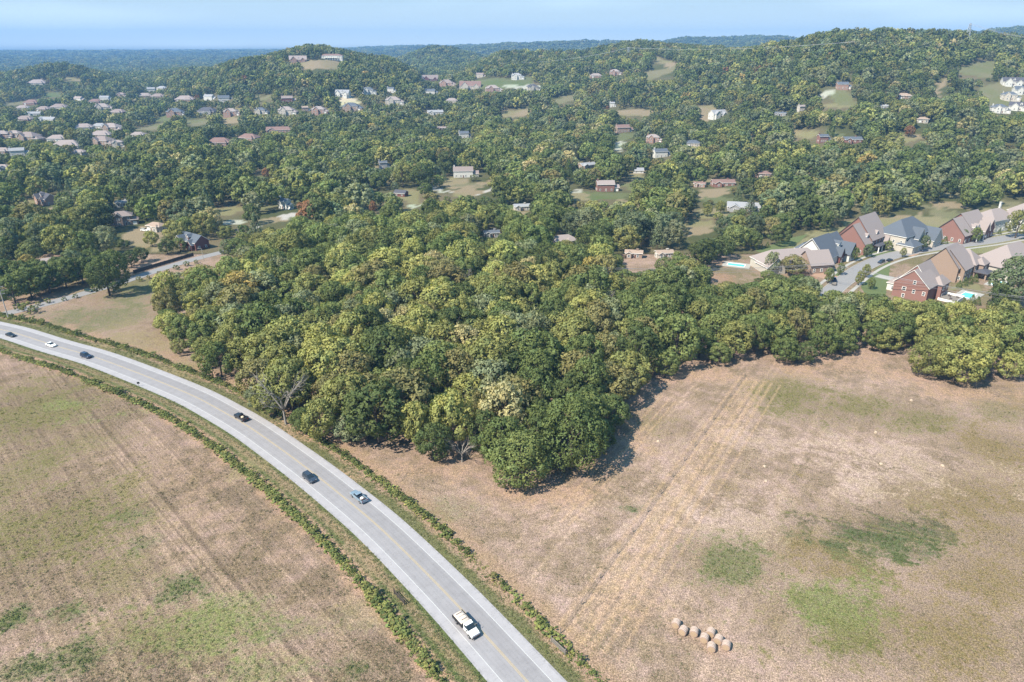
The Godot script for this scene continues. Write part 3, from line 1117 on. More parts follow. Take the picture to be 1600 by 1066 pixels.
func openings(o: Node3D, c: Vector2, w: float, d: float, eave: float, faces: String, per := 3.6) -> void:
	var floors := maxi(1, int(eave / 2.9))
	for f in faces:
		var wide := w if f in "fb" else d
		var n := maxi(1, int(wide / per))
		for k in n:
			for l in floors:
				var u := (k + 0.5) / n * wide - wide / 2
				var y := 1.5 + l * 2.95
				var p: Vector3
				var turn := 0.0
				match f:
					"f": p = Vector3(c.x + u, y, c.y + d / 2)
					"b": p = Vector3(c.x + u, y, c.y - d / 2); turn = PI
					"l": p = Vector3(c.x - w / 2, y, c.y + u); turn = -PI / 2
					"r": p = Vector3(c.x + w / 2, y, c.y + u); turn = PI / 2
				var m := part("window", window_mesh, null, o, p, Vector3(0, turn, 0))
				if n == 1: m.scale = Vector3(1.5, 1, 1)

func mass(o: Node3D, c: Vector2, w: float, d: float, eave: float, rise: float, kind: String, wall: String, roof_: String, faces := "flr", trim := "trim_white") -> void:
	walls(o, c, w, d, eave, rise, kind, wall_of[wall])
	roof(o, c, w, d, eave, rise, kind, roof_of[roof_], M[trim])
	openings(o, c, w, d, eave, faces)

func chimney(o: Node3D, x: float, z: float, top: float, wall: String) -> void:
	var s := tool()
	box(s, Vector3(x - 0.55, 0, z - 0.45), Vector3(x + 0.55, top, z + 0.45))
	box(s, Vector3(x - 0.68, top, z - 0.58), Vector3(x + 0.68, top + 0.25, z + 0.58))
	part("chimney", done(s), wall_of[wall], o)

func dormer(o: Node3D, x: float, z: float, y: float, wall: String, roof_: String) -> void:
	walls(o, Vector2(x, z), 2.2, 3.0, y + 1.6, 1.1, "gz", wall_of[wall], y - 1.0)
	roof(o, Vector2(x, z), 2.2, 3.0, y + 1.6, 1.1, "gz", roof_of[roof_], M.trim_white, 0.3)
	part("window", window_mesh, null, o, Vector3(x, y + 0.8, z + 1.5))

func house(px: float, py: float, wide_px: float, kind: String, wall: String, roof_: String, turn: float, label: String, show := 0.75, called := "house") -> Node3D:
	var p := at(px, py)
	var s := seen(p)
	var w: float = clampf(wide_px * s.z / F, 9.0, 40.0)
	var o := thing(called, label, "house", p, deg_to_rad(turn))
	var tall := 8.0
	match kind:
		"ranch":
			mass(o, Vector2(0, 0), w, w * 0.45, 3.0, w * 0.11, "gx", wall, roof_, "flr")
			mass(o, Vector2(-w * 0.28, w * 0.26), w * 0.3, w * 0.24, 2.9, w * 0.09, "gz", wall, roof_, "f")
			part("door", door_mesh, null, o, Vector3(w * 0.1, 0, w * 0.225))
			chimney(o, w * 0.2, 0, 3.2 + w * 0.15, wall)
			tall = 3.0 + w * 0.13
		"hip1":
			mass(o, Vector2(0, 0), w, w * 0.6, 3.3, w * 0.19, "hip", wall, roof_, "flr")
			mass(o, Vector2(w * 0.22, w * 0.32), w * 0.36, w * 0.22, 3.3, w * 0.14, "hip", wall, roof_, "f")
			part("door", door_mesh, null, o, Vector3(-w * 0.1, 0, w * 0.3))
			part("garage_door", garage_mesh, null, o, Vector3(-w * 0.34, 0, w * 0.3))
			tall = 3.3 + w * 0.19
		"hip2":
			mass(o, Vector2(-w * 0.1, 0), w * 0.8, w * 0.55, 5.9, w * 0.17, "hip", wall, roof_, "flr")
			mass(o, Vector2(-w * 0.2, w * 0.30), w * 0.3, w * 0.16, 5.9, w * 0.15, "gz", wall, roof_, "f")
			mass(o, Vector2(w * 0.36, w * 0.04), w * 0.28, w * 0.46, 3.1, w * 0.10, "hip", wall, roof_, "")
			part("garage_door", garage_mesh, null, o, Vector3(w * 0.36, 0, w * 0.27))
			part("door", door_mesh, null, o, Vector3(w * 0.06, 0, w * 0.275))
			chimney(o, -w * 0.42, -w * 0.05, 6.5 + w * 0.14, wall)
			tall = 6.0 + w * 0.17
		"gable2":
			mass(o, Vector2(-w * 0.08, 0), w * 0.74, w * 0.42, 5.7, w * 0.13, "gx", wall, roof_, "flr")
			mass(o, Vector2(w * 0.40, -0.4), w * 0.22, w * 0.34, 3.0, w * 0.09, "gx", wall, roof_, "r")
			part("door", door_mesh, null, o, Vector3(-w * 0.08, 0, w * 0.21))
			part("garage_door", garage_mesh, null, o, Vector3(w * 0.40, 0, w * 0.17 - 0.4))
			chimney(o, -w * 0.42, 0, 6.8 + w * 0.13, wall)
			tall = 5.9 + w * 0.13
		"cross":
			mass(o, Vector2(0, 0), w, w * 0.5, 4.6, w * 0.20, "gx", wall, roof_, "flr")
			mass(o, Vector2(-w * 0.25, w * 0.28), w * 0.34, w * 0.2, 4.6, w * 0.17, "gz", wall, roof_, "f")
			mass(o, Vector2(w * 0.28, w * 0.27), w * 0.26, w * 0.16, 3.6, w * 0.13, "gz", wall, roof_, "f")
			part("door", door_mesh, null, o, Vector3(w * 0.03, 0, w * 0.25))
			dormer(o, w * 0.04, w * 0.13, 5.4, wall, roof_)
			tall = 4.6 + w * 0.20
		"mansion":
			mass(o, Vector2(0, 0), w, w * 0.42, 6.6, w * 0.08, "hip", wall, roof_, "flr")
			var s2 := tool()
			box(s2, Vector3(-w * 0.3, 3.1, w * 0.21), Vector3(w * 0.3, 3.4, w * 0.29))
			part("balcony", done(s2), M.trim_white, o)
			for k in 6:
				var s3 := tool()
				tube(s3, Vector3(-w * 0.28 + k * w * 0.112, -1, w * 0.28), Vector3(-w * 0.28 + k * w * 0.112, 3.1, w * 0.28), 0.28, 0.24, 8)
				part("column", done(s3), M.trim_white, o)
			tall = 7 + w * 0.08
		"shed":
			mass(o, Vector2(0, 0), w, w * 0.7, 2.6, w * 0.2, "gx", wall, roof_, "f")
			tall = 2.6 + w * 0.2
	occupy(p.x, -p.z, w * 0.55)
	var up := tall * F / s.z
	keep_box(px - wide_px * 0.45, py - up * 0.95, px + wide_px * 0.45, py - up * (1.0 - show), s.z)
	return o

const HOUSES := [
	# px, py, px wide, kind, wall, roof, turn, label, share in sight
	[60, 132, 26, "hip1", "cream", "taupe", 10, "cream house alone on the wooded knoll at the far left", 0.8],
	[125, 158, 17, "gable2", "white", "taupe", -15, "small white house below the far left knoll, beside a red-roofed house", 0.7],
	[150, 161, 18, "hip1", "red brick", "red-brown", 10, "red-roofed brick house between two white houses at the far left", 0.7],
	[166, 157, 18, "gable2", "white", "light grey", 5, "white two-storey house right of the red-roofed far house", 0.7],
	[192, 152, 15, "hip2", "tan brick", "brown", 0, "tan house with a tall brown roof far left of the mansion hill", 0.7],
	[227, 152, 20, "hip1", "pink brick", "taupe", 15, "pinkish low house at the foot of the mansion hill, left of three", 0.7],
	[238, 143, 15, "gable2", "white", "light grey", 20, "pale grey-roofed house at the top of the far lane under the mansion hill", 0.7],
	[254, 140, 15, "hip1", "cream", "light grey", -10, "pale low house highest on the left foot of the mansion hill", 0.7],
	[248, 153, 20, "hip1", "red brick", "brown", 0, "brick house with brown hip roof below two pale hillside houses", 0.7],
	[290, 158, 28, "hip1", "pink brick", "taupe", 8, "wide pink brick house under the trees of the mansion hill", 0.7],
	[329, 156, 20, "gable2", "white", "light grey", -15, "white two-storey house on the lower left slope of the mansion hill", 0.9],
	[352, 158, 22, "gable2", "white", "slate", 20, "white gabled house half behind trees right of the white hillside house", 0.6],
	[277, 180, 28, "hip2", "pink brick", "slate", 10, "pink brick house beside the hedged green lawn", 0.9],
	[325, 177, 30, "hip1", "grey", "charcoal", -8, "dark-roofed low house between two brick houses at the hill foot", 0.8],
	[364, 180, 25, "hip2", "pink brick", "taupe", 5, "pink brick house above a bare sloping lawn left of the hill houses", 0.95],
	[51, 163, 22, "hip1", "red brick", "red-brown", 0, "low reddish-brown roofed house at the far left edge of the suburb", 0.7],
	[37, 171, 18, "hip1", "cream", "taupe", 10, "cream low house below the reddish-brown roof at far left", 0.6],
	[70, 173, 20, "hip1", "pink brick", "brown", -5, "pink house with brown hip roof in the far left cluster", 0.6],
	[94, 170, 24, "hip1", "cream", "brown", 5, "wide cream house topping the far left cluster", 0.7],
	[54, 180, 22, "ranch", "white", "light grey", 12, "pale grey-roofed long house in the far left cluster", 0.7],
	[41, 189, 24, "hip1", "red brick", "brown", 0, "red brick house with brown hip roof at far left among trees", 0.8],
	[76, 189, 28, "ranch", "white", "light grey", -12, "long pale house right of the red brick far left house", 0.7],
	[164, 172, 28, "hip2", "cream", "taupe", 10, "big cream house with steep taupe roof in the middle of the far left suburb", 0.7],
	[186, 178, 22, "hip1", "pink brick", "brown", -10, "brown hip-roofed house right of the big cream house", 0.7],
	[132, 202, 26, "hip1", "cream", "taupe", 15, "cream house at left end of the three roofs below the far left cluster", 0.7],
	[157, 200, 20, "hip1", "white", "light grey", 0, "pale house in the middle of the three roofs at left", 0.7],
	[179, 205, 32, "hip2", "tan brick", "taupe", -8, "large taupe-roofed house at right end of the three roofs at left", 0.7],
	[160, 214, 30, "hip1", "tan brick", "taupe", 5, "wide taupe-roofed house in front of the three roofs at left", 0.6],
	[8, 216, 26, "hip2", "pink brick", "taupe", 10, "pink house cut by the left picture edge below the far cluster", 0.8],
	[27, 215, 22, "hip2", "tan brick", "taupe", 0, "steep taupe-roofed house second from the left picture edge", 0.7],
	[50, 220, 36, "hip2", "tan brick", "brown", -6, "large brown-roofed house right of the two at the left picture edge", 0.8],
	[91, 220, 26, "hip1", "white", "taupe", 8, "white-walled low house with pinkish roof at left", 0.8],
	[107, 231, 40, "hip1", "cream", "taupe", 5, "very wide taupe roof showing over trees at left", 0.5],
	[165, 227, 36, "hip2", "tan brick", "brown", -10, "large brick house with several brown roofs in the left suburb", 0.8],
	[187, 230, 18, "hip2", "cream", "taupe", 15, "narrow cream house against the big brown-roofed brick house", 0.7],
	[6, 240, 24, "hip1", "tan brick", "taupe", 0, "tan roof at the left picture edge above dense trees", 0.6],
	[31, 243, 26, "gable2", "white", "light grey", 25, "white gabled house deep among trees near the left picture edge", 0.7],
	[5, 267, 24, "hip1", "cream", "taupe", 0, "roof lowest at the left picture edge among tall trees", 0.6],
	[125, 242, 18, "hip1", "cream", "taupe", 0, "small taupe roof peeping from trees at left", 0.5],
	[344, 226, 34, "hip1", "pink brick", "red-brown", 5, "low house with reddish roof among the trees left of centre", 0.8],
	[390, 219, 30, "hip1", "pink brick", "red-brown", -12, "reddish-roofed house uphill of its twin left of centre", 0.7],
	[217, 214, 20, "hip1", "cream", "taupe", 0, "small grey-tan roof above the woods left of centre", 0.5],
	[436, 206, 36, "ranch", "pink brick", "red-brown", 10, "long reddish-roofed house below the row at the hill foot", 0.7],
	[410, 178, 20, "hip2", "cream", "slate", 0, "slate-roofed cream house at the left end of the hill-foot row", 0.9],
	[451, 178, 28, "hip2", "cream", "taupe", 0, "cream two-storey house in the hill-foot row left of the brick one", 0.95],
	[478, 174, 12, "gable2", "tan brick", "tan", 20, "narrow tan house between cream and brick houses at the hill foot", 0.8],
	[501, 177, 25, "hip2", "pink brick", "taupe", 0, "square pink brick house in the hill-foot row", 0.95],
	[451, 159, 22, "gable2", "dark brick", "brown", 15, "dark brick house uphill behind the hill-foot row", 0.8],
	[536, 150, 22, "cross", "white", "light grey", -10, "bright white new house above the bare sandy lot", 0.95],
	[552, 172, 30, "hip2", "tan brick", "slate", 0, "slate-roofed brick house with a long porch below the sandy lot", 0.85],
	[577, 146, 22, "hip2", "white", "slate", 8, "white house with slate roof right of the sandy lot", 0.9],
	[612, 144, 14, "gable2", "white", "slate", -10, "small white house in trees right of the sandy lot", 0.6],
	[617, 162, 28, "hip2", "cream", "taupe", 5, "cream house beside the grassy bank right of the sandy lot", 0.9],
	[519, 93, 34, "mansion", "white", "red-brown", 5, "long white mansion with columns and reddish roof on the hilltop", 0.98],
	[466, 97, 26, "cross", "pink brick", "taupe", 15, "pinkish hilltop house in trees left of the white mansion", 0.8],
	[672, 126, 28, "cross", "dark brick", "brown", 10, "dark brick house with many brown gables at the left end of the ridge road", 0.95],
	[700, 134, 26, "hip2", "pink brick", "brown", -5, "stacked pink brick house second along the ridge road", 0.95],
	[735, 138, 33, "cross", "cream", "red-brown", 0, "large cream house with reddish roof in the middle of the ridge road", 0.95],
	[772, 143, 26, "hip2", "pink brick", "taupe", 5, "pink brick house with taupe hip roof right of the cream ridge house", 0.9],
	[674, 147, 20, "gable2", "white", "slate", 0, "white house with slate roof just below the ridge road", 0.7],
	[751, 121, 16, "gable2", "cream", "brown", -8, "cream house higher up under the trees behind the ridge road", 0.9],
	[720, 110, 11, "gable2", "white", "light grey", 0, "small white house highest behind the ridge road", 0.9],
	[809, 123, 20, "hip2", "white", "light grey", 0, "white two-storey house atop a green lawn right of the ridge road", 0.95],
	[834, 141, 22, "hip2", "cream", "charcoal", 10, "dark-roofed house at the bend right of the ridge road", 0.9],
	[680, 178, 24, "ranch", "white", "light grey", 12, "pale grey-roofed house among trees below the ridge road", 0.7],
	[706, 160, 18, "hip1", "cream", "taupe", 0, "lone taupe hip roof between trees below the ridge road", 0.6],
	[726, 215, 20, "gable2", "white", "slate", 15, "slate-roofed white cottage deep in the central trees", 0.7],
	[690, 203, 14, "ranch", "red brick", "brown", 0, "small brick house hidden in the central trees", 0.5],
	[727, 276, 40, "gable2", "white", "brown", 5, "white house with dark verandah under oaks behind the pale lane", 0.6],
	[600, 263, 16, "gable2", "grey", "slate", 20, "small slate roof beside the two great oaks by the lane", 0.6],
	[931, 121, 17, "hip1", "pink brick", "taupe", 5, "taupe-roofed house left of the pylon hill clearing", 0.9],
	[962, 117, 18, "hip2", "pink brick", "taupe", -5, "pink brick house beside the pylon hill clearing", 0.9],
	[974, 206, 28, "gable2", "tan brick", "red-brown", 15, "red-roofed house with white columns at the top of a straight drive", 0.95],
	[1022, 222, 24, "hip2", "pink brick", "taupe", -10, "pinkish two-storey house right of the straight drive", 0.9],
	[1033, 245, 28, "gable2", "white", "slate", 12, "slate-roofed house with front gable and porch right of centre", 0.95],
	[1082, 228, 22, "hip1", "cream", "slate", 0, "slate hip roof among trees uphill of the porch house", 0.6],
	[1121, 183, 26, "cross", "white", "light grey", 25, "white barn-like house with arched window beside a tan paddock", 0.95],
	[917, 262, 26, "ranch", "tan brick", "light grey", 30, "brick house with pale grey roof end-on among trees right of centre", 0.8],
	[948, 298, 36, "gable2", "red brick", "taupe", 4, "red brick colonial house with white door and square lawn", 0.95],
	[1129, 290, 34, "ranch", "red brick", "red-brown", 0, "long red-roofed brick ranch house among trees at right", 0.9],
	[1093, 292, 16, "ranch", "pink brick", "red-brown", -25, "short red-roofed wing left of the long brick ranch house", 0.9],
	[1192, 277, 20, "hip1", "pink brick", "red-brown", 5, "reddish roof half hidden right of the long brick ranch house", 0.7],
	[957, 167, 8, "gable2", "white", "light grey", 0, "tiny white house beside the red autumn tree", 0.9],
	[997, 270, 8, "shed", "white", "light grey", 0, "small pale pointed-roof garden house right of centre", 0.9],
	[1317, 139, 22, "gable2", "pink brick", "slate", -5, "brick house with slate roof alone on the right-hand wooded hill", 0.95],
	[1411, 154, 20, "hip1", "tan brick", "tan", 0, "tan roof buried in trees right of the hill house", 0.6],
	[1440, 191, 16, "hip1", "cream", "tan", 0, "small tan pyramid roof among trees at right", 0.7],
	[1252, 174, 14, "gable2", "cream", "taupe", 20, "narrow cream house among trees at the foot of the right hill", 0.7],
	[1219, 181, 16, "ranch", "grey", "slate", -20, "grey roof in trees left of the narrow cream house", 0.6],
	[1286, 222, 20, "gable2", "red brick", "slate", 10, "house with a tall brick chimney among the right-hand trees", 0.7],
	[1330, 222, 28, "ranch", "red brick", "slate", 0, "long slate-roofed brick house under trees at right", 0.6],
	[1380, 170, 14, "ranch", "white", "light grey", 0, "pale roof low in the trees at the foot of the right hill", 0.5],
	 [1562, 176, 26, "hip2", "white", "slate", -20, "white two-storey house with slate roof lowest in the right hillside estate", 0.95],
	[1592, 172, 28, "cross", "white", "charcoal", -30, "gabled new house at the picture edge in the right hillside estate", 0.95],
	[1578, 156, 26, "hip2", "cream", "slate", -25, "slate hip-roofed new house second row of the right hillside estate", 0.95],
	[1596, 146, 24, "cross", "white", "slate", -10, "white gabled house at the edge behind the slate hip roof", 0.9],
	[1580, 133, 28, "cross", "white", "charcoal", -15, "topmost new white house of the right hillside estate", 0.9],
	[75, 318, 34, "cross", "pink brick", "charcoal", -38, "pink brick house with charcoal roof in a gap of the left woods", 0.95],
	[196, 350, 38, "hip2", "tan brick", "brown", 25, "brown-roofed brick house with chimney behind the fenced yard at left", 0.95],
	[246, 360, 26, "hip1", "cream", "tan", -20, "tan hip roof behind a yellowing tree in the yard at left", 0.8],
	[304, 386, 46, "cross", "dark brick", "slate", -35, "red brick house with slate gables beside the side road", 0.95],
	[77, 418, 30, "hip1", "cream", "taupe", 25, "grey-taupe roof among dark trees left of the side road", 0.8],
	[193, 322, 20, "ranch", "white", "light grey", 20, "small pale roof deep in the trees at left", 0.7],
	[447, 326, 24, "gable2", "white", "slate", -30, "white-gabled house with slate roof behind the street left of centre", 0.8],
	[627, 306, 14, "shed", "dark brick", "charcoal", -20, "small dark gabled outbuilding right of the great oaks' shade", 0.9],
	[768, 370, 22, "ranch", "grey", "slate", 10, "flat blue-grey roof at the back of the wood", 0.7],
	[990, 402, 24, "ranch", "tan brick", "tan", -12, "small tan-roofed house just behind the wood", 0.9],
	[1037, 402, 26, "ranch", "cream", "tan", 10, "pale tan roofs half covered by trees behind the wood", 0.5],
	[880, 382, 36, "hip1", "cream", "taupe", 20, "broad taupe roof under trees behind the middle of the wood", 0.5],
	[1161, 328, 48, "ranch", "grey", "light grey", -15, "wide pale grey roof behind the bluish conifer at right", 0.8],
	[815, 328, 24, "ranch", "cream", "light grey", 10, "pale roof with lit windows wall in the trees at centre", 0.5]]

# ---------------------------------------------------------------- the street of new brick houses at right
func street_house(called: String, x: float, d: float, turn: float, label: String, r := 14.0) -> Node3D:
	var o := thing(called, label, "house", Vector3(x, 0, -d), deg_to_rad(turn))
	occupy(x, d, r)
	if d > 335: o.scale = Vector3.ONE * 1.12
	return o

func porch(o: Node3D, c: Vector2, w: float, d: float, h: float, m: Material) -> void:
	roof(o, c, w, d, h, 0.9, "hip", m, M.trim_dark, 0.3)
	for e in [[-1, 1], [1, 1], [0, 1]]:
		var s := tool()
		var x: float = c.x + e[0] * (w / 2 - 0.3)
		var z: float = c.y + e[1] * (d / 2 - 0.3)
		box(s, Vector3(x - 0.2, 0, z - 0.2), Vector3(x + 0.2, h, z + 0.2))
		part("column", done(s), M.trim_white, o)

func sheet(called: String, pts: Array, lift: float, m: Material, label := "") -> void:   # flat paving from x, d corners
	var s := tool()
	var p := PackedVector2Array()
	for k in range(0, pts.size(), 2): p.append(Vector2(pts[k], pts[k + 1]))
	var t := Geometry2D.triangulate_polygon(p)
	for k in range(0, t.size(), 3):
		var a := p[t[k]]
		var b := p[t[k + 1]]
		var c := p[t[k + 2]]
		if (b - a).cross(c - a) > 0:
			var q := b
			b = c
			c = q
		for v in [a, b, c]: s.add_vertex(Vector3(v.x, ground(v.x, v.y) + lift, -v.y))
	structure(called, done(s), m, label)

func turned(x: float, d: float, deg: float, u: float, v: float) -> Vector2:   # house axes to x, d
	var t := deg_to_rad(deg)
	return Vector2(x + cos(t) * u + sin(t) * v, d + sin(t) * u - cos(t) * v)

func rect_at(x: float, d: float, deg: float, w: float, l: float) -> Array:
	var o := []
	for e in [[-1, -1], [1, -1], [1, 1], [-1, 1]]:
		var q := turned(x, d, deg, e[0] * w / 2, e[1] * l / 2)
		o.append(q.x)
		o.append(q.y)
	return o

func pool(x: float, d: float, deg: float, w: float, l: float, label: String) -> void:
	var o := thing("swimming_pool", label, "swimming pool", Vector3(x, 0, -d), deg_to_rad(deg))
	var s := tool()
	for q in [[-w / 2 - 2.2, -l / 2 - 2.0, w / 2 + 2.6, -l / 2], [-w / 2 - 2.2, l / 2, w / 2 + 2.6, l / 2 + 2.2], [-w / 2 - 2.2, -l / 2, -w / 2, l / 2], [w / 2, -l / 2, w / 2 + 2.6, l / 2]]:
		box(s, Vector3(q[0], -0.1, q[1]), Vector3(q[2], 0.16, q[3]))
	part("pool_deck", done(s), M.concrete, o)
	s = tool()
	for q in [[-w / 2, -l / 2, w / 2, -l / 2 + 0.3], [-w / 2, l / 2 - 0.3, w / 2, l / 2], [-w / 2, -l / 2 + 0.3, -w / 2 + 0.3, l / 2 - 0.3], [w / 2 - 0.3, -l / 2 + 0.3, w / 2, l / 2 - 0.3]]:
		box(s, Vector3(q[0], -0.1, q[1]), Vector3(q[2], 0.22, q[3]))
	part("coping", done(s), M.trim_white, o)
	s = tool()
	box(s, Vector3(-w / 2 + 0.3, -0.1, -l / 2 + 0.3), Vector3(w / 2 - 0.3, 0.06, l / 2 - 0.3))
	part("water", done(s), M.pool_water, o)
	occupy(x, d, w * 0.8)

func estate() -> void:
	var T := 41.0
	var o := street_house("house", 143, 342, 12, "long taupe-roofed house at the near end of the new street, by the pool", 18)
	mass(o, Vector2(0, 0), 30, 13, 4.0, 5.0, "hip", "cream", "taupe", "fr")
	mass(o, Vector2(10, 6), 11, 11, 4.0, 5.2, "gx", "tan brick", "taupe", "fr", "trim_dark")
	mass(o, Vector2(-11, 4), 9, 10, 3.6, 4.0, "gz", "cream", "taupe", "f")
	part("door", door_mesh, null, o, Vector3(-2, 0, 6.5))
	o = street_house("house", 167, 357, T, "slate-roofed house with white gable end, second in the new street")
	mass(o, Vector2(0, 0), 24, 15, 4.0, 7.6, "gx", "white", "slate", "f", "trim_dark")
	mass(o, Vector2(-4.5, 0.1), 15.4, 15.6, 4.2, 8.0, "gx", "white", "slate", "", "trim_white")
	mass(o, Vector2(8.5, 8), 6.5, 6, 4.0, 4.6, "gz", "white", "slate", "f", "trim_dark")
	mass(o, Vector2(1.5, 7.8), 3.2, 3.0, 4.0, 3.2, "gz", "dark brick", "slate", "", "trim_dark")
	mass(o, Vector2(2, -8.5), 14, 5, 4.0, 3.0, "hip", "white", "slate", "lb")
	dormer(o, 4.5, 4.4, 6.6, "white", "slate")
	part("door", door_mesh, null, o, Vector3(1.5, 0, 9.3))
	o = street_house("house", 198, 380, T, "red brick house with stepped gables and a black porch roof, third in the street")
	mass(o, Vector2(-8, 0.5), 9, 15, 5.4, 8.4, "gx", "red brick", "taupe", "fl", "trim_dark")
	mass(o, Vector2(4, -0.5), 18, 17, 6.4, 10.0, "gx", "red brick", "taupe", "fr", "trim_dark")
	mass(o, Vector2(10.5, 8.2), 5, 4, 4.2, 3.8, "gz", "dark brick", "taupe", "f", "trim_dark")
	dormer(o, -6.5, 4.6, 6.8, "white", "taupe")
	dormer(o, 3.0, 5.2, 7.0, "red brick", "taupe")
	porch(o, Vector2(2, 9.6), 9, 3, 3.2, roof_of["charcoal"])
	part("door", door_mesh, null, o, Vector3(2, 0, 8.0))
	o = street_house("house", 229, 386, 36, "two-storey cream house with slate hip roof, fourth in the street")
	mass(o, Vector2(-2, -2), 26, 15, 7.2, 7.0, "hip", "cream", "slate", "flr")
	mass(o, Vector2(9, 5.5), 9, 10, 4.0, 5.4, "gz", "cream", "slate", "f", "trim_white")
	mass(o, Vector2(-4, 5.6), 6, 4.6, 6.2, 4.6, "gz", "cream", "slate", "f", "trim_white")
	mass(o, Vector2(-11, 6), 9, 8, 3.4, 3.0, "hip", "cream", "slate", "f")
	part("door", door_mesh, null, o, Vector3(2, 0, 5.1))
	o = street_house("house", 270, 404, 34, "wide red brick house with brown roof and small white dormers, fifth in the street")
	mass(o, Vector2(-8, 1), 12, 15, 4.4, 7.6, "gx", "red brick", "taupe", "fl", "trim_dark")
	mass(o, Vector2(5, 0), 18, 16, 5.2, 8.0, "gx", "red brick", "taupe", "fr", "trim_dark")
	mass(o, Vector2(12.5, 7), 7.5, 5, 5.0, 5.0, "gz", "red brick", "taupe", "f", "trim_white")
	mass(o, Vector2(7, 8), 5, 4, 5.0, 4.2, "gz", "red brick", "taupe", "f", "trim_white")
	dormer(o, -1.5, 6.0, 5.6, "white", "taupe")
	dormer(o, 1.5, 6.0, 5.6, "white", "taupe")
	porch(o, Vector2(0, 9.3), 8, 2.6, 3.2, roof_of["taupe"])
	part("door", door_mesh, null, o, Vector3(0, 0, 8.0))
	o = street_house("house", 306, 424, 28, "white two-storey house with pale chimney, sixth in the street")
	mass(o, Vector2(-3, -2), 20, 13, 6.6, 5.0, "hip", "white", "taupe", "flr")
	mass(o, Vector2(4, 5.4), 5, 4, 7.4, 4.4, "gz", "white", "taupe", "f", "trim_white")
	mass(o, Vector2(10, 3), 9, 12, 6.4, 5.4, "hip", "white", "taupe", "fr")
	mass(o, Vector2(9, 9.5), 4, 3.4, 7.0, 4.0, "gz", "white", "taupe", "f", "trim_white")
	chimney(o, 1, -2, 14.5, "white")
	part("door", door_mesh, null, o, Vector3(6.9, 0, 6.0))
	o = street_house("house", 346, 452, 25, "house behind the white two-storey one, cut by the right picture edge")
	mass(o, Vector2(0, 0), 22, 14, 5.0, 6.0, "hip", "cream", "taupe", "fl")
	mass(o, Vector2(-8, 5), 8, 8, 5.0, 4.6, "gz", "cream", "taupe", "f")
	o = street_house("house", 187, 299, T, "large red brick gable house with white windows nearest the wood")
	mass(o, Vector2(-2.5, 0), 13, 14.6, 7.0, 6.6, "gx", "red brick", "taupe", "", "trim_white")
	mass(o, Vector2(2.5, -0.6), 14, 12.4, 7.6, 7.2, "gx", "red brick", "taupe", "b", "trim_white")
	mass(o, Vector2(5.5, 6.5), 9, 6, 6.4, 3.6, "hip", "red brick", "taupe", "fr", "trim_dark")
	mass(o, Vector2(2, -9.5), 9, 5.5, 3.4, 3.0, "hip", "white", "taupe", "bl")
	for q in [[1.2, 8.2, 1.0], [-2.6, 4.4, 1.4], [1.6, 4.0, 1.0], [5.8, 4.0, 1.0], [-2.4, 1.2, 1.0]]:
		var wn := part("window", window_mesh, null, o, Vector3(-9, q[1], q[0]), Vector3(0, -PI / 2, 0))
		wn.scale = Vector3(q[2] * 1.15, 1.15, 1)
	part("door", door_mesh, null, o, Vector3(5.5, 0, 9.5))
	o = street_house("house", 221, 329, T, "tan brick house with big gable and brown roofs behind the red gable house", 16)
	mass(o, Vector2(-3, 0), 15, 16.5, 6.6, 8.2, "gx", "tan brick", "taupe", "f", "trim_dark")
	mass(o, Vector2(-5, -1.6), 15, 15.0, 7.4, 8.6, "gx", "tan brick", "taupe", "b", "trim_dark")
	mass(o, Vector2(7.5, 1.5), 12, 15, 6.6, 6.0, "hip", "tan brick", "taupe", "fr", "trim_dark")
	mass(o, Vector2(9, 9), 7, 5, 6.4, 3.2, "hip", "tan brick", "taupe", "fr", "trim_dark")
	for q in [[3.0, 2.2, 1.2], [6.4, 2.2, 1.0], [-1.0, 6.0, 1.0], [-3.4, 2.4, 1.0], [2.6, 6.2, 1.0], [0.0, 10.2, 1.0]]:
		part("window", window_mesh, null, o, Vector3(-10.5, q[1], q[0]), Vector3(0, -PI / 2, 0))
	part("door", door_mesh, null, o, Vector3(4.5, 0, 9.0))
	o = street_house("house", 253, 336, 32, "house with one great brown hip roof at the right picture edge", 15)
	mass(o, Vector2(0, 0), 30, 20, 4.6, 8.6, "hip", "cream", "taupe", "fl", "trim_dark")
	mass(o, Vector2(9, 7), 12, 9, 4.4, 5.0, "hip", "cream", "taupe", "f", "trim_dark")
	o = thing("patio_pavilion", "open patio pavilion with dark blue-grey roof behind the tan brick house", "pavilion", Vector3(233, 0, -324), deg_to_rad(T))
	roof(o, Vector2.ZERO, 8, 6, 3.3, 1.5, "hip", roof_of["charcoal"], M.trim_dark)
	for e in [[-1, -1], [1, -1], [1, 1], [-1, 1]]:
		var s := tool()
		box(s, Vector3(e[0] * 3.6 - 0.35, 0, e[1] * 2.6 - 0.35), Vector3(e[0] * 3.6 + 0.35, 3.3, e[1] * 2.6 + 0.35))
		part("column", done(s), wall_of["tan brick"], o)
	# deck with white rail, pools
	o = thing("patio_deck", "raised white patio deck at the corner of the red gable house", "deck", Vector3(199, 0, -292), deg_to_rad(T))
	var s := tool()
	box(s, Vector3(-4.5, 0, -4), Vector3(4.5, 1.0, 4))
	part("platform", done(s), M.trim_white, o)
	s = tool()
	box(s, Vector3(-4.2, 1.0, -3.7), Vector3(4.2, 1.05, 3.7))
	part("paving", done(s), M.wood_grey, o)
	for q in [[-4.5, 3.85, 4.5, 4.0], [4.35, -4, 4.5, 3.85]]:
		s = tool()
		box(s, Vector3(q[0], 1.0, q[1]), Vector3(q[2], 1.9, q[3]))
		part("railing", done(s), M.trim_white, o)
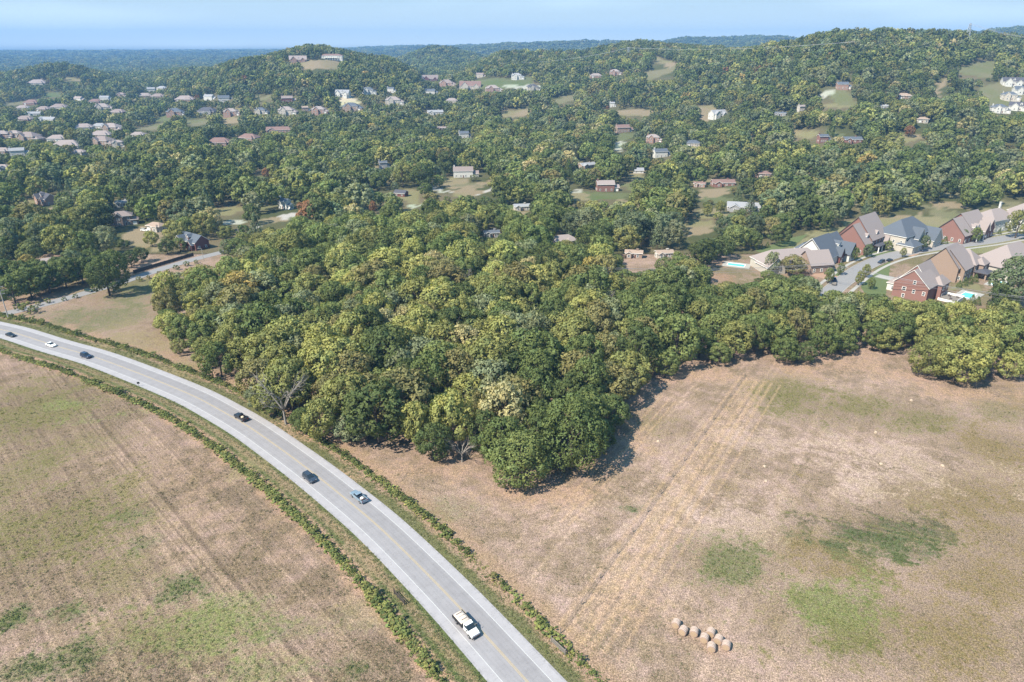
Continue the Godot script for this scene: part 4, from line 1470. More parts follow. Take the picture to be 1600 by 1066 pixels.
	for q in [[-2.0, 0.5], [1.5, -1.2], [2.4, 1.8]]:
		var t := turned(199, 292, T, q[0], q[1])
		var c := thing("patio_chair", "dark patio seat at the left front of the white deck" if q[0] < 0 else "dark patio seat at the back of the white deck" if q[1] < 0 else "dark patio seat in the right front corner of the white deck", "chair", Vector3(t.x, 1.05, -t.y), rng.randf() * 6, "patio seats on the deck")
		s = tool()
		box(s, Vector3(-0.5, 0.25, -0.5), Vector3(0.5, 0.45, 0.5))
		part("seat", done(s), M.trim_dark, c)
		s = tool()
		box(s, Vector3(-0.5, 0.45, -0.5), Vector3(0.5, 0.95, -0.36))
		part("backrest", done(s), M.trim_dark, c)
		for e in [[-1, -1], [1, -1], [1, 1], [-1, 1]]:
			s = tool()
			box(s, Vector3(e[0] * 0.42 - 0.05, 0, e[1] * 0.42 - 0.05), Vector3(e[0] * 0.42 + 0.05, 0.25, e[1] * 0.42 + 0.05))
			part("leg", done(s), M.trim_dark, c)
	pool(210.5, 298, T, 9, 5, "turquoise pool on a white deck beside the red gable house")
	pool(236, 315, T, 9, 5, "turquoise pool half behind the big dark cedar")
	pool(118, 346, -25, 9, 5, "turquoise pool behind the wood, left of the taupe-roofed house")
	# street, pavements, drives
	var street := smooth_path([Vector2(1255, 505), Vector2(1300, 455), Vector2(1322, 437), Vector2(1345, 420), Vector2(1372, 407), Vector2(1405, 397), Vector2(1450, 389), Vector2(1500, 383), Vector2(1545, 377), Vector2(1600, 367), Vector2(1660, 356)], 2.5)
	structure("street", ribbon(street, -4.2, 4.2, 0.05, 0, 0.05), M.asphalt_pale, "pale curving street between the new brick houses")
	structure("kerb", ribbon(street, -4.5, -4.2, 0.15, 0, 0.15), M.concrete)
	structure("kerb", ribbon(street, 4.2, 4.5, 0.15, 0, 0.15), M.concrete)
	structure("pavement", ribbon(street, -8.2, -6.6, 0.06, 0, 0.06), M.concrete)
	structure("pavement", ribbon(street, 6.6, 8.2, 0.06, 0, 0.06), M.concrete)
	for e in [[157, 327, T, 9, 12, "brick_drive"], [187, 364, T, 7, 8, "brick_drive"], [221, 367, 40, 9, 6, "brick_drive"], [286, 397, 30, 14, 6, "brick_drive"], [248, 372, 30, 6, 7, "concrete"], [186, 325, T, 6, 8, "concrete"]]:
		sheet("driveway", rect_at(e[0], e[1], e[2], e[3], e[4]), 0.045, M[e[5]])
	for l in [[1180, 392, 1235, 372, 1262, 366, 1250, 378, 1200, 398], [1330, 397, 1390, 386, 1440, 383, 1420, 391, 1360, 402, 1335, 406], [1345, 448, 1372, 418, 1392, 408, 1388, 440, 1384, 462, 1355, 465], [1480, 455, 1500, 440, 1530, 445, 1535, 456, 1510, 450], [1290, 440, 1310, 418, 1325, 415, 1310, 432]]:
		var c := Color(0.13, 0.165, 0.062) if l[0] != 1480 else Color(0.22, 0.20, 0.10)
		var p := []
		for k in range(0, l.size(), 2):
			var q := at(l[k], l[k + 1])
			p.append(q.x)
			p.append(-q.z)
		var g := mat("lawn_green" if l[0] != 1480 else "lawn_dry", Color(c.r, c.g, c.b).linear_to_srgb(), 1.0, M.wall_white.albedo_texture, 0.2)
		sheet("lawn", p, 0.03, g)

const STREET_TREES := [
	# px, py of the foot, tall, wide, tone, label
	[1294, 443, 8.0, 5.0, "mid green", "slender young street tree beside the blue truck"],
	[1312, 430, 6.5, 4.0, "deep green", "young tree between the brick drive and the street bend"],
	[1334, 408, 8.0, 5.0, "deep green", "rounded young tree on the verge at the second driveway"],
	[1355, 402, 7.5, 6.0, "bluish green", "bluish young tree on the lawn of the third house"],
	[1352, 434, 7.0, 4.5, "olive green", "thin young tree on the island side of the street bend"],
	[1341, 446, 7.5, 4.5, "olive green", "thin young tree nearest the wood on the inner pavement"],
	[1360, 452, 6.0, 4.0, "mid green", "small dark-shaded young tree on the lawn left of the red gable house"],
	[1410, 402, 5.5, 3.5, "olive green", "small thin tree by the two parked black cars"],
	[1386, 392, 6.0, 5.5, "mid green", "bushy ornamental tree before the black porch roof"],
	[1442, 390, 8.5, 6.5, "bluish green", "rounded tree before the cream slate-roofed house"],
	[1500, 378, 8.0, 7.5, "deep green", "rounded tree left of the porch of the wide red brick house"],
	[1523, 379, 9.5, 6.5, "mid green", "tall young tree right of the porch of the wide red brick house"],
	[1586, 372, 17.0, 14.0, "olive green", "large yellowish tree against the white two-storey house"],
	[1237, 430, 10.5, 14.0, "brownish olive", "spreading russet-green tree before the taupe-roofed house"],
	[1205, 428, 12.0, 8.0, "grey-green", "upright grey-green tree left of the spreading russet tree"],
	[1578, 486, 25.0, 21.0, "bluish green", "huge dark cedar right of the pools at the picture edge"],
	[1560, 492, 14.0, 12.0, "dark green", "dark lower tree at the foot of the huge cedar"]]

func street_trees() -> void:
	for t in STREET_TREES:
		var p := at(t[0], t[1])
		plant("street_tree", t[5], "tree", "trees of the new street", p, t[2], t[3], t[4], crowns_near[rng.randi() % 10])
		occupy(p.x, -p.z, t[3] * 0.35)
	# clipped evergreens
	var spots := [[1266, 424], [1273, 423], [1283, 396], [1318, 404], [1324, 398], [1340, 392], [1396, 388], [1428, 386], [1436, 384], [1468, 380], [1476, 381], [1548, 364], [1561, 366], [1498, 450], [1507, 447], [1515, 444], [1523, 441], [1180, 390], [1190, 389], [1199, 387], [1518, 474], [1527, 477], [1505, 478]]
	var rows := []
	for q in spots:
		var where := "before the taupe-roofed house" if q[0] < 1275 and q[0] > 1250 else "in the row by the far pool" if q[1] > 440 and q[1] < 452 else "below the near pool" if q[1] > 470 else "along the green lawn behind the taupe-roofed house" if q[0] < 1200 else "against a house front of the new street"
		rows.append({"px": float(q[0]), "py": float(q[1]), "words": "clipped conical evergreen " + where})
	label_rows(rows, "words")
	for r in rows:
		var p := at(r.px, r.py)
		var h := rng.randf_range(3.0, 5.0)
		plant("evergreen", r.label, "shrub", "clipped evergreens of the new street", p, h, h * 0.75, "deep green", cones_near[rng.randi() % 2], false)

# ---------------------------------------------------------------- vehicles
var wheel_mesh: ArrayMesh

func ring(z: float, pts: Array) -> Array:   # half outline from the bottom up, mirrored, counted so that hull() faces outward along +z
	var o := []
	for q in pts: o.append(Vector3(q[0], q[1], z))
	for k in range(pts.size() - 1, -1, -1): o.append(Vector3(-pts[k][0], pts[k][1], z))
	return o

func paint(key: String, c: Color, metal := 0.0) -> StandardMaterial3D:
	if M.has(key): return M[key]
	var m := mat(key, c, 0.35, null, 1.0, metal)
	m.clearcoat_enabled = true
	m.clearcoat = 0.8
	m.clearcoat_roughness = 0.12
	return m

func wheels(o: Node3D, xs: float, zs: Array, r: float) -> void:
	if wheel_mesh == null:
		var a := tool()
		tube(a, Vector3(-0.12, 0, 0), Vector3(0.12, 0, 0), 0.36, 0.36, 12)
		var b := tool()
		tube(b, Vector3(-0.135, 0, 0), Vector3(0.135, 0, 0), 0.2, 0.2, 8)
		wheel_mesh = two_tone(a, mat("tyre", lin(0.02, 0.02, 0.02), 0.9), b, mat("rim", lin(0.4, 0.4, 0.42), 0.4, null, 1.0, 0.6))
	for z in zs:
		for e in [-1, 1]:
			var w := part("wheel", wheel_mesh, null, o, Vector3(e * xs, r, z))
			w.scale = Vector3.ONE * r / 0.36

func lights(o: Node3D, w: float, front: float, back: float, y: float) -> void:
	for e in [-1, 1]:
		var s := tool()
		box(s, Vector3(e * w - 0.18, y - 0.09, front - 0.12), Vector3(e * w + 0.18, y + 0.09, front + 0.03))
		part("headlight", done(s), M.headlight, o)
		s = tool()
		box(s, Vector3(e * w - 0.15, y - 0.05, back - 0.03), Vector3(e * w + 0.15, y + 0.15, back + 0.12))
		part("tail_light", done(s), M.tail_light, o)

# front is +z
func car(called: String, label: String, category: String, p: Vector3, turn: float, kind: String, body: Material, group := "") -> Node3D:
	var o := thing(called, label, category, p, turn, group)
	if not M.has("headlight"):
		mat("headlight", lin(0.75, 0.75, 0.72), 0.15)
		mat("tail_light", lin(0.35, 0.02, 0.02), 0.3)
		mat("black_plastic", lin(0.025, 0.025, 0.028), 0.7)
		mat("car_glass", lin(0.02, 0.03, 0.04), 0.05)
	var s := tool()
	var g := tool()
	var t := tool()
	match kind:
		"sedan":
			hull(s, [ring(-2.35, [[0.7, 0.40], [0.78, 0.6], [0.68, 0.82]]), ring(-2.1, [[0.86, 0.25], [0.92, 0.6], [0.80, 0.98]]), ring(-1.2, [[0.88, 0.22], [0.93, 0.62], [0.80, 1.0]]), ring(0.6, [[0.88, 0.22], [0.93, 0.62], [0.80, 0.98]]), ring(1.6, [[0.88, 0.22], [0.92, 0.6], [0.76, 0.88]]), ring(2.15, [[0.84, 0.25], [0.88, 0.55], [0.68, 0.74]]), ring(2.35, [[0.66, 0.35], [0.70, 0.5], [0.58, 0.62]])])
			hull(g, [ring(-1.75, [[0.72, 0.96], [0.70, 0.99], [0.66, 1.0]]), ring(-0.95, [[0.76, 0.96], [0.68, 1.2], [0.58, 1.40]]), ring(0.1, [[0.76, 0.96], [0.68, 1.2], [0.58, 1.42]]), ring(1.05, [[0.74, 0.94], [0.70, 0.96], [0.66, 0.97]])])
			hull(t, [ring(-1.0, [[0.60, 1.39], [0.60, 1.42], [0.50, 1.44]]), ring(0.12, [[0.60, 1.40], [0.60, 1.43], [0.50, 1.46]])])
			wheels(o, 0.80, [-1.38, 1.42], 0.33)
			lights(o, 0.55, 2.22, -2.28, 0.64)
		"suv":
			hull(s, [ring(-2.4, [[0.8, 0.45], [0.86, 0.7], [0.78, 1.05]]), ring(-2.2, [[0.92, 0.32], [0.97, 0.7], [0.88, 1.12]]), ring(0.9, [[0.92, 0.32], [0.98, 0.7], [0.88, 1.10]]), ring(1.9, [[0.92, 0.32], [0.96, 0.7], [0.82, 1.02]]), ring(2.35, [[0.86, 0.36], [0.90, 0.65], [0.72, 0.88]])])
			hull(g, [ring(-2.25, [[0.84, 1.10], [0.82, 1.2], [0.74, 1.35]]), ring(-1.95, [[0.84, 1.10], [0.79, 1.4], [0.72, 1.68]]), ring(0.2, [[0.84, 1.09], [0.79, 1.4], [0.72, 1.70]]), ring(1.15, [[0.82, 1.06], [0.80, 1.08], [0.76, 1.10]])])
			hull(t, [ring(-2.05, [[0.76, 1.67], [0.76, 1.70], [0.64, 1.74]]), ring(0.22, [[0.76, 1.68], [0.76, 1.71], [0.64, 1.75]])])
			for e in [-1, 1]:
				var r := tool()
				tube(r, Vector3(e * 0.62, 1.80, -1.8), Vector3(e * 0.62, 1.80, 0.0), 0.035, 0.035, 5)
				part("roof_rail", done(r), M.black_plastic, o)
			wheels(o, 0.84, [-1.45, 1.48], 0.38)
			lights(o, 0.62, 2.25, -2.33, 0.82)
		"pickup":
			hull(s, [ring(-0.35, [[0.92, 0.38], [0.97, 0.75], [0.90, 1.12]]), ring(1.3, [[0.92, 0.38], [0.97, 0.75], [0.88, 1.12]]), ring(2.5, [[0.92, 0.40], [0.96, 0.75], [0.82, 1.08]]), ring(2.85, [[0.86, 0.42], [0.90, 0.7], [0.76, 0.96]])])
			box(s, Vector3(-0.94, 0.45, -2.85), Vector3(0.94, 0.66, -0.352))
			for q in [[-0.94, -2.85, -0.82, -0.352], [0.82, -2.85, 0.94, -0.352], [-0.82, -2.85, 0.82, -2.74]]: box(s, Vector3(q[0], 0.662, q[1]), Vector3(q[2], 1.14, q[3]))
			hull(g, [ring(-0.32, [[0.84, 1.10], [0.78, 1.4], [0.70, 1.64]]), ring(0.55, [[0.84, 1.10], [0.78, 1.4], [0.70, 1.70]]), ring(1.45, [[0.82, 1.10], [0.80, 1.11], [0.78, 1.12]])])
			hull(t, [ring(-0.36, [[0.74, 1.62], [0.74, 1.66], [0.62, 1.70]]), ring(0.58, [[0.74, 1.68], [0.74, 1.71], [0.62, 1.75]])])
			var l := tool()
			box(l, Vector3(-0.82, 0.662, -2.74), Vector3(0.82, 0.69, -0.36))
			part("bed_liner", done(l), M.black_plastic, o)
			wheels(o, 0.86, [-1.75, 1.85], 0.40)
			lights(o, 0.66, 2.74, -2.86, 0.86)
	part("body", done(s), body, o)
	part("window_glass", done(g), M.car_glass, o)
	part("roof", done(t), body, o)
	return o

func on_road(px: float, py: float) -> Array:   # the spot and the turn towards the viewer along the main road
	var p := at(px, py)
	var best := 1e9
	var dir := Vector3.BACK
	for q in main_road:
		if q[0].distance_to(p) < best:
			best = q[0].distance_to(p)
			dir = q[1]
	return [p + Vector3(0, 0.07, 0), atan2(dir.x, dir.z)]

func traffic() -> void:
	var black := paint("paint_black", lin(0.012, 0.014, 0.02))
	var white := paint("paint_white", lin(0.78, 0.78, 0.76))
	var navy := paint("paint_navy", lin(0.012, 0.022, 0.05))
	var grey := paint("paint_graphite", lin(0.05, 0.065, 0.09), 0.5)
	var blue := paint("paint_pale_blue", lin(0.25, 0.33, 0.40), 0.4)
	var g := "vehicles on the curving road"
	var q := on_road(17, 525.5)
	car("car", "black car farthest along the curving road, at the left picture edge", "car", q[0], q[1], "sedan", black, g)
	q = on_road(80, 541)
	car("car", "white car between two dark ones on the far bend of the road", "car", q[0], q[1], "sedan", white, g)
	q = on_road(135, 558.5)
	car("car", "dark navy sport utility car following behind the white car's lead on the road", "car", q[0], q[1], "suv", navy, g)
	q = on_road(377, 655)
	car("pickup_truck", "black pickup driving away on the far lane beside the dead tree", "pickup truck", q[0], q[1] + PI, "pickup", black, g)
	cargo_in("cargo_bag", "tan load lying in the bed of the black pickup", q, 0.9, lin(0.55, 0.44, 0.32))
	q = on_road(484, 750)
	car("car", "graphite sport utility car with roof rails in the near lane, mid-picture", "car", q[0], q[1], "suv", grey, g)
	q = on_road(561, 780)
	car("pickup_truck", "pale blue pickup driving away with a loaded bed", "pickup truck", q[0], q[1] + PI, "pickup", blue, g)
	cargo_in("cargo_bag", "white round bundle in the bed of the pale blue pickup", q, 1.5, lin(0.75, 0.70, 0.68))
	cargo_in("cargo_box", "dark crate behind the white bundle in the pale blue pickup", q, 2.25, lin(0.07, 0.05, 0.05))
	stake_truck(on_road(728, 981), white)
	# parked
	var at_ := at(1303, 439)
	car("pickup_truck", "blue pickup parked at the bend of the new street, hitched to a trailer", "pickup truck", at_ + Vector3(0, 0.06, 0), deg_to_rad(155), "pickup", paint("paint_blue", lin(0.03, 0.06, 0.12)))
	var tr := thing("trailer", "flat dark utility trailer hitched behind the blue pickup", "trailer", at_ + Vector3(-2.4, 0.06, 5.6), deg_to_rad(155))
	var s := tool()
	box(s, Vector3(-1.0, 0.55, -2.2), Vector3(1.0, 0.7, 2.0))
	part("bed", done(s), M.wood_grey, tr)
	s = tool()
	tube(s, Vector3(0, 0.5, 2.0), Vector3(0, 0.5, 3.2), 0.06, 0.06)
	part("drawbar", done(s), M.steel, tr)
	for e in [-1.02, 1.02]:
		s = tool()
		box(s, Vector3(e - 0.03, 0.7, -2.2), Vector3(e + 0.03, 1.1, 2.0))
		part("side_rail", done(s), M.wood_dark, tr)
	wheels(tr, 0.95, [-0.5, 0.4], 0.33)
	at_ = at(1377, 411)
	car("car", "silver-black sport utility car parked first along the new street", "car", at_ + Vector3(0, 0.06, 0), deg_to_rad(-55), "suv", grey)
	at_ = at(1390, 408)
	car("car", "black car parked in front of the silver-black one on the new street", "car", at_ + Vector3(0, 0.06, 0), deg_to_rad(125), "sedan", black)
	at_ = at(1444, 393)
	car("car", "dark blue car parked on the new street left of the tan gable roofs", "car", at_ + Vector3(0, 0.06, 0), deg_to_rad(-68), "sedan", navy)
	at_ = at(226, 361)
	car("car", "white car parked in the yard between the two houses at left", "car", at_, deg_to_rad(80), "suv", white)
	at_ = at(139, 455.5)
	car("car", "dark green car driving in the shade on the side road", "car", at_ + Vector3(0, 0.06, 0), deg_to_rad(66), "sedan", paint("paint_green", lin(0.02, 0.045, 0.03)))

func cargo_in(called: String, label: String, q: Array, back: float, c: Color) -> void:
	var dir := Vector3(sin(q[1]), 0, cos(q[1]))
	var s := tool()
	if called == "cargo_bag":
		var rings := []
		for k in 5:
			var y: float = [0.0, 0.18, 0.40, 0.55, 0.60][k]
			var r: float = [0.34, 0.52, 0.48, 0.3, 0.05][k]
			var l := []
			for i in 8: l.append(Vector3(cos(TAU * -i / 8) * r, y, sin(TAU * -i / 8) * r))
			rings.append(l)
		hull(s, rings)
	else:
		prism(s, [Vector2(-0.6, -0.25), Vector2(0.6, -0.25), Vector2(0.6, 0.25), Vector2(-0.6, 0.25)], 0, 0.5, 0.94)
	var o := part(called, done(s), mat(called + label.substr(0, 4), c, 0.8), self, q[0] + dir * back + Vector3(0, 0.70, 0), Vector3(0, q[1], 0))
	tag(o, label, "cargo")

func stake_truck(q: Array, white: Material) -> void:
	var o := thing("flatbed_truck", "white flatbed truck with black stake sides and a tan covered load", "truck", q[0], q[1], "vehicles on the curving road")
	var s := tool()
	hull(s, [ring(0.6, [[0.95, 0.55], [1.0, 0.95], [0.94, 1.35]]), ring(2.0, [[0.95, 0.55], [1.0, 0.95], [0.92, 1.35]]), ring(3.2, [[0.95, 0.5], [1.0, 0.9], [0.84, 1.28]]), ring(3.55, [[0.86, 0.5], [0.9, 0.8], [0.76, 1.12]])])
	part("body", done(s), white, o)
	s = tool()
	hull(s, [ring(0.58, [[0.90, 1.33], [0.84, 1.65], [0.78, 1.98]]), ring(1.35, [[0.90, 1.33], [0.84, 1.65], [0.78, 2.02]]), ring(2.2, [[0.86, 1.33], [0.85, 1.34], [0.84, 1.35]])])
	part("window_glass", done(s), M.car_glass, o)
	s = tool()
	hull(s, [ring(0.52, [[0.82, 1.95], [0.82, 2.02], [0.70, 2.08]]), ring(1.42, [[0.82, 1.97], [0.82, 2.03], [0.70, 2.08]])])
	for e in [-1, 1]: box(s, Vector3(e * 0.87 - 0.06, 1.33, 0.5), Vector3(e * 0.87 + 0.04, 2.0, 0.8))
	part("roof", done(s), white, o)
	s = tool()
	box(s, Vector3(-0.8, 0.62, 3.5), Vector3(0.8, 1.0, 3.6))
	part("grille", done(s), mat("chrome", lin(0.5, 0.5, 0.55), 0.25, null, 1.0, 0.9), o)
	s = tool()
	box(s, Vector3(-1.0, 0.42, 3.5), Vector3(1.0, 0.6, 3.72))
	part("bumper", done(s), M.black_plastic, o)
	for e in [-1, 1]:
		s = tool()
		box(s, Vector3(e * 1.22 - 0.1, 1.35, 1.95), Vector3(e * 1.22 + 0.1, 1.7, 2.05))
		tube(s, Vector3(e * 0.9, 1.45, 2.0), Vector3(e * 1.2, 1.5, 2.0), 0.03, 0.03, 5)
		part("mirror", done(s), M.black_plastic, o)
	s = tool()
	box(s, Vector3(-1.15, 0.78, -3.1), Vector3(1.15, 0.95, 0.35))
	part("deck", done(s), M.black_plastic, o)
	for e in [-1, 1]:
		s = tool()
		for k in 3: box(s, Vector3(e * 1.15 - 0.04, 1.02 + k * 0.2, -3.1), Vector3(e * 1.15 + 0.04, 1.16 + k * 0.2, 0.35))
		for k in 5: box(s, Vector3(e * 1.15 - 0.055, 0.95, -3.1 + k * 0.83), Vector3(e * 1.15 + 0.055, 1.58, -3.02 + k * 0.83))
		part("stake_side", done(s), M.black_plastic, o)
	s = tool()
	box(s, Vector3(-1.2, 0.95, 0.35), Vector3(1.2, 1.95, 0.45))
	part("headboard", done(s), M.black_plastic, o)
	wheels(o, 0.95, [-1.9, 2.6], 0.42)
	lights(o, 0.78, 3.5, -3.1, 0.95)
	# the load
	var covered := thing("covered_load", "tan tarpaulin-covered load with folds on the white flatbed truck", "cargo", q[0] + Vector3(sin(q[1]), 0, cos(q[1])) * -1.4 + Vector3(0, 0.955, 0), q[1])
	s = tool()
	var rings := []
	for k in 9:
		var z := -1.65 + k * 0.4
		var h := 0.72 + 0.10 * sin(k * 1.9) - (0.25 if k == 0 or k == 8 else 0.0)
		rings.append(ring(z, [[1.04, 0.0], [1.04, h * 0.75], [0.72, h], [0.25, h + 0.09]]))
	hull(s, rings)
	part("tarpaulin", done(s), mat("tarp_tan", lin(0.56, 0.47, 0.40), 0.85), covered)
	for k in 3:
		s = tool()
		box(s, Vector3(-0.7, 0.84, -1.0 + k * 0.9), Vector3(0.7, 0.93, -0.92 + k * 0.9))
		part("strap", done(s), M.wood_grey, covered)

# ---------------------------------------------------------------- poles, wires, pylons, fences
func pole(px: float, py: float, tall: float, arms: int, label: String, called := "utility_pole") -> Node3D:
	var o := thing(called, label, called.replace("_", " "), at(px, py), 0.5)
	var s := tool()
	tube(s, Vector3(0, -0.5, 0), Vector3(0, tall, 0), 0.24, 0.16, 8)
	part("post", done(s), M.pole_wood, o)
	for k in arms:
		s = tool()
		box(s, Vector3(-1.5, tall - 0.6 - k * 1.5, -0.09), Vector3(1.5, tall - 0.42 - k * 1.5, 0.09))
		part("crossarm", done(s), M.pole_wood, o)
		for e in [-1.3, 0.6, 1.3]:
			s = tool()
			tube(s, Vector3(e, tall - 0.42 - k * 1.5, 0), Vector3(e, tall - 0.1 - k * 1.5, 0), 0.09, 0.06, 6)
			part("insulator", done(s), M.concrete, o)
	return o

func wire_between(called: String, label: String, a: Vector3, b: Vector3, sag: float, r: float, offsets: Array, m: Material) -> void:
	var o := thing(called, label, "power line", (a + b) / 2)
	var side := (b - a).cross(Vector3.UP).normalized()
	for q in offsets:
		var s := tool()
		var last: Vector3 = a + side * q[0] + Vector3(0, q[1], 0) - o.position
		for k in range(1, 17):
			var t := k / 16.0
			var p: Vector3 = a.lerp(b, t) + side * q[0] + Vector3(0, q[1] - sag * 4.0 * t * (1.0 - t), 0) - o.position
			tube(s, last, p, r, r, 4)
			last = p
		part("wire", done(s), m, o)

func pylon(px: float, py: float, tall: float, turn: float, label: String) -> Vector3:
	var p := at(px, py)
	var o := thing("pylon", label, "pylon", p, turn)
	var b := tall * 0.14
	var w := tall * 0.035
	for e in [[-1, -1], [1, -1], [1, 1], [-1, 1]]:
		var s := tool()
		tube(s, Vector3(e[0] * b, -1, e[1] * b), Vector3(e[0] * w, tall, e[1] * w), 0.32, 0.25, 4)
		part("leg", done(s), M.pylon_steel, o)
	var s := tool()
	for k in 6:
		var y0 := tall * k / 6.0
		var y1 := tall * (k + 1) / 6.0
		var r0 := lerpf(b, w, k / 6.0)
		var r1 := lerpf(b, w, (k + 1) / 6.0)
		for e in [[-1, -1, 1, -1], [1, -1, 1, 1], [1, 1, -1, 1], [-1, 1, -1, -1]]:
			tube(s, Vector3(e[0] * r0, y0, e[1] * r0), Vector3(e[2] * r1, y1, e[3] * r1), 0.14, 0.14, 4)
			tube(s, Vector3(e[2] * r0, y0, e[3] * r0), Vector3(e[0] * r1, y1, e[1] * r1), 0.14, 0.14, 4)
	part("lattice", done(s), M.pylon_steel, o)
	for k in 2:
		s = tool()
		var y := tall * (0.84 + 0.13 * k)
		for e in [-1, 1]:
			tube(s, Vector3(0, y, 0.5), Vector3(e * tall * 0.24, y, 0), 0.2, 0.1, 4)
			tube(s, Vector3(0, y + 1.5, 0), Vector3(e * tall * 0.24, y, 0), 0.14, 0.1, 4)
		part("crossarm", done(s), M.pylon_steel, o)
	return p + Vector3(0, tall * 0.97, 0)

func lines_and_fences() -> void:
	mat("pole_wood", lin(0.34, 0.31, 0.28), 0.9)
	mat("pylon_steel", lin(0.40, 0.41, 0.43), 0.6, null, 1.0, 0.3)
	mat("cable", lin(0.45, 0.45, 0.46), 0.5, null, 1.0, 0.3)
	mat("cable_dark", lin(0.22, 0.22, 0.24), 0.6)
	pole(13, 498, 14.5, 3, "tall grey utility pole with three crossarms at the side road junction")
	pole(374, 373, 8.0, 1, "left one of two utility poles behind the side road")
	pole(396, 374, 9.0, 1, "right one of two utility poles behind the side road")
	pole(931, 452, 11.0, 2, "utility pole at the back of the wood below the tan-roofed house")
	var o := thing("street_lamp", "pale street lamp on the side road before the red brick house", "street lamp", at(318, 407))
	var s := tool()
	tube(s, Vector3(0, 0, 0), Vector3(0, 6.5, 0), 0.12, 0.09)
	part("post", done(s), M.concrete, o)
	s = tool()
	tube(s, Vector3(0, 6.4, 0), Vector3(-1.6, 6.7, 0), 0.07, 0.06)
	part("arm", done(s), M.concrete, o)
	s = tool()
	box(s, Vector3(-2.2, 6.6, -0.2), Vector3(-1.5, 6.78, 0.2))
	part("lamp_head", done(s), M.concrete, o)
	var a := pylon(981, 96, 26, 0.7, "steel lattice pylon on the hill above the sloping clearing")
	var b := pylon(1510, 66, 27, 0.9, "steel lattice pylon on the skyline of the right-hand hill")
	wire_between("power_line", "bright power line from the pylon hill across to the right", a, at(1330, 92) + Vector3(0, 22, 0), 6, 0.13, [[-3, 0], [3, 0]], M.cable)
	wire_between("power_line", "faint power line running left from the pylon hill", a, at(780, 112) + Vector3(0, 16, 0), 8, 0.10, [[-3, 0], [3, 0]], M.cable)
	wire_between("power_line", "bright power line dropping from the skyline pylon to the right edge", b, at(1660, 120) + Vector3(0, 42, 0), 5, 0.14, [[-3, 0], [3, 0]], M.cable)
	var w0 := at(931, 452) + Vector3(0, 10.6, 0)
	wire_between("power_line", "thin grey power lines over the trees behind the wood", w0, Vector3(150, 11, -312), 2.0, 0.045, [[-1.2, 0], [0, 0.2], [1.2, 0], [0, -1.5]], M.cable_dark)
	wire_between("power_line", "thin grey power lines passing before the red gable house", Vector3(150, 11, -312), Vector3(215, 11, -262), 1.5, 0.045, [[-1.2, 0], [0, 0.2], [1.2, 0], [0, -1.5]], M.cable_dark)
	# board fence along the side road
	var f0 := at(209, 428)
	var f1 := at(303, 400)
	var n := 14
	var dir := (f1 - f0) / n
	o = thing("board_fence", "long dark board fence along the far side of the side road", "fence", f0, atan2(-dir.z, dir.x))
	for k in n:
		var x := k * dir.length()
		s = tool()
		box(s, Vector3(x - 0.09, 0, -0.09), Vector3(x + 0.09, 2.1, 0.09))
		part("post", done(s), M.wood_dark, o)
		s = tool()
		box(s, Vector3(x + 0.1, 0.1, -0.03), Vector3(x + dir.length() - 0.1, 1.95, 0.03))
		part("panel", done(s), M.wood_dark, o)
	# post and wire fence across the hay field
	n = 15
	dir = (fence_b - fence_a) / n
	o = thing("wire_fence", "sagging post and wire fence crossing the hay field beside a tyre track", "fence", fence_a, atan2(-dir.z, dir.x))
	for k in n + 1:
		s = tool()
		var x := k * dir.length()
		tube(s, Vector3(x, -0.3, 0), Vector3(x + rng.randf_range(-0.15, 0.15), 1.35, rng.randf_range(-0.15, 0.15)), 0.10, 0.08)
		part("post", done(s), M.wood_grey, o)
	for y in [0.45, 0.8, 1.15]:
		s = tool()
		for k in n: tube(s, Vector3(k * dir.length(), y, 0), Vector3((k + 1) * dir.length(), y, 0), 0.012, 0.012, 3)
		part("wire", done(s), M.wood_dark, o)
	# gate by the right hedge
	var gp := at(872, 1014)
	o = thing("field_gate", "grey wooden field gate in the hedge at the end of the wire fence", "gate", gp, deg_to_rad(-52))
	for y in [0.35, 0.7, 1.05, 1.3]:
		s = tool()
		box(s, Vector3(-1.9, y - 0.07, -0.04), Vector3(1.9, y + 0.07, 0.04))
		part("rail", done(s), M.wood_grey, o)
	for x in [-2.0, 2.0]:
		s = tool()
		tube(s, Vector3(x, -0.2, 0), Vector3(x, 1.6, 0), 0.14, 0.12)
		part("post", done(s), M.wood_grey, o)
	o = thing("field_gate", "dark wooden rail gate in a gap of the left hedge near the truck", "gate", at(624, 937), deg_to_rad(-50))
	for y in [0.35, 0.75, 1.15]:
		s = tool()
		box(s, Vector3(-1.9, y - 0.08, -0.04), Vector3(1.9, y + 0.08, 0.04))
		part("rail", done(s), M.wood_dark, o)
	for x in [-2.0, 2.0]:
		s = tool()
		tube(s, Vector3(x, -0.2, 0), Vector3(x, 1.5, 0), 0.14, 0.12)
		part("post", done(s), M.wood_dark, o)
	o = thing("roadside_sign", "small dark sign on a post at the left edge of the road", "sign", at(217, 604), deg_to_rad(20))
	s = tool()
	tube(s, Vector3(0, -0.1, 0), Vector3(0, 1.5, 0), 0.05, 0.05)
	part("post", done(s), M.wood_grey, o)
	s = tool()
	box(s, Vector3(-0.4, 1.0, -0.05), Vector3(0.4, 1.7, 0.02))
	part("sign_board", done(s), M.black_plastic, o)

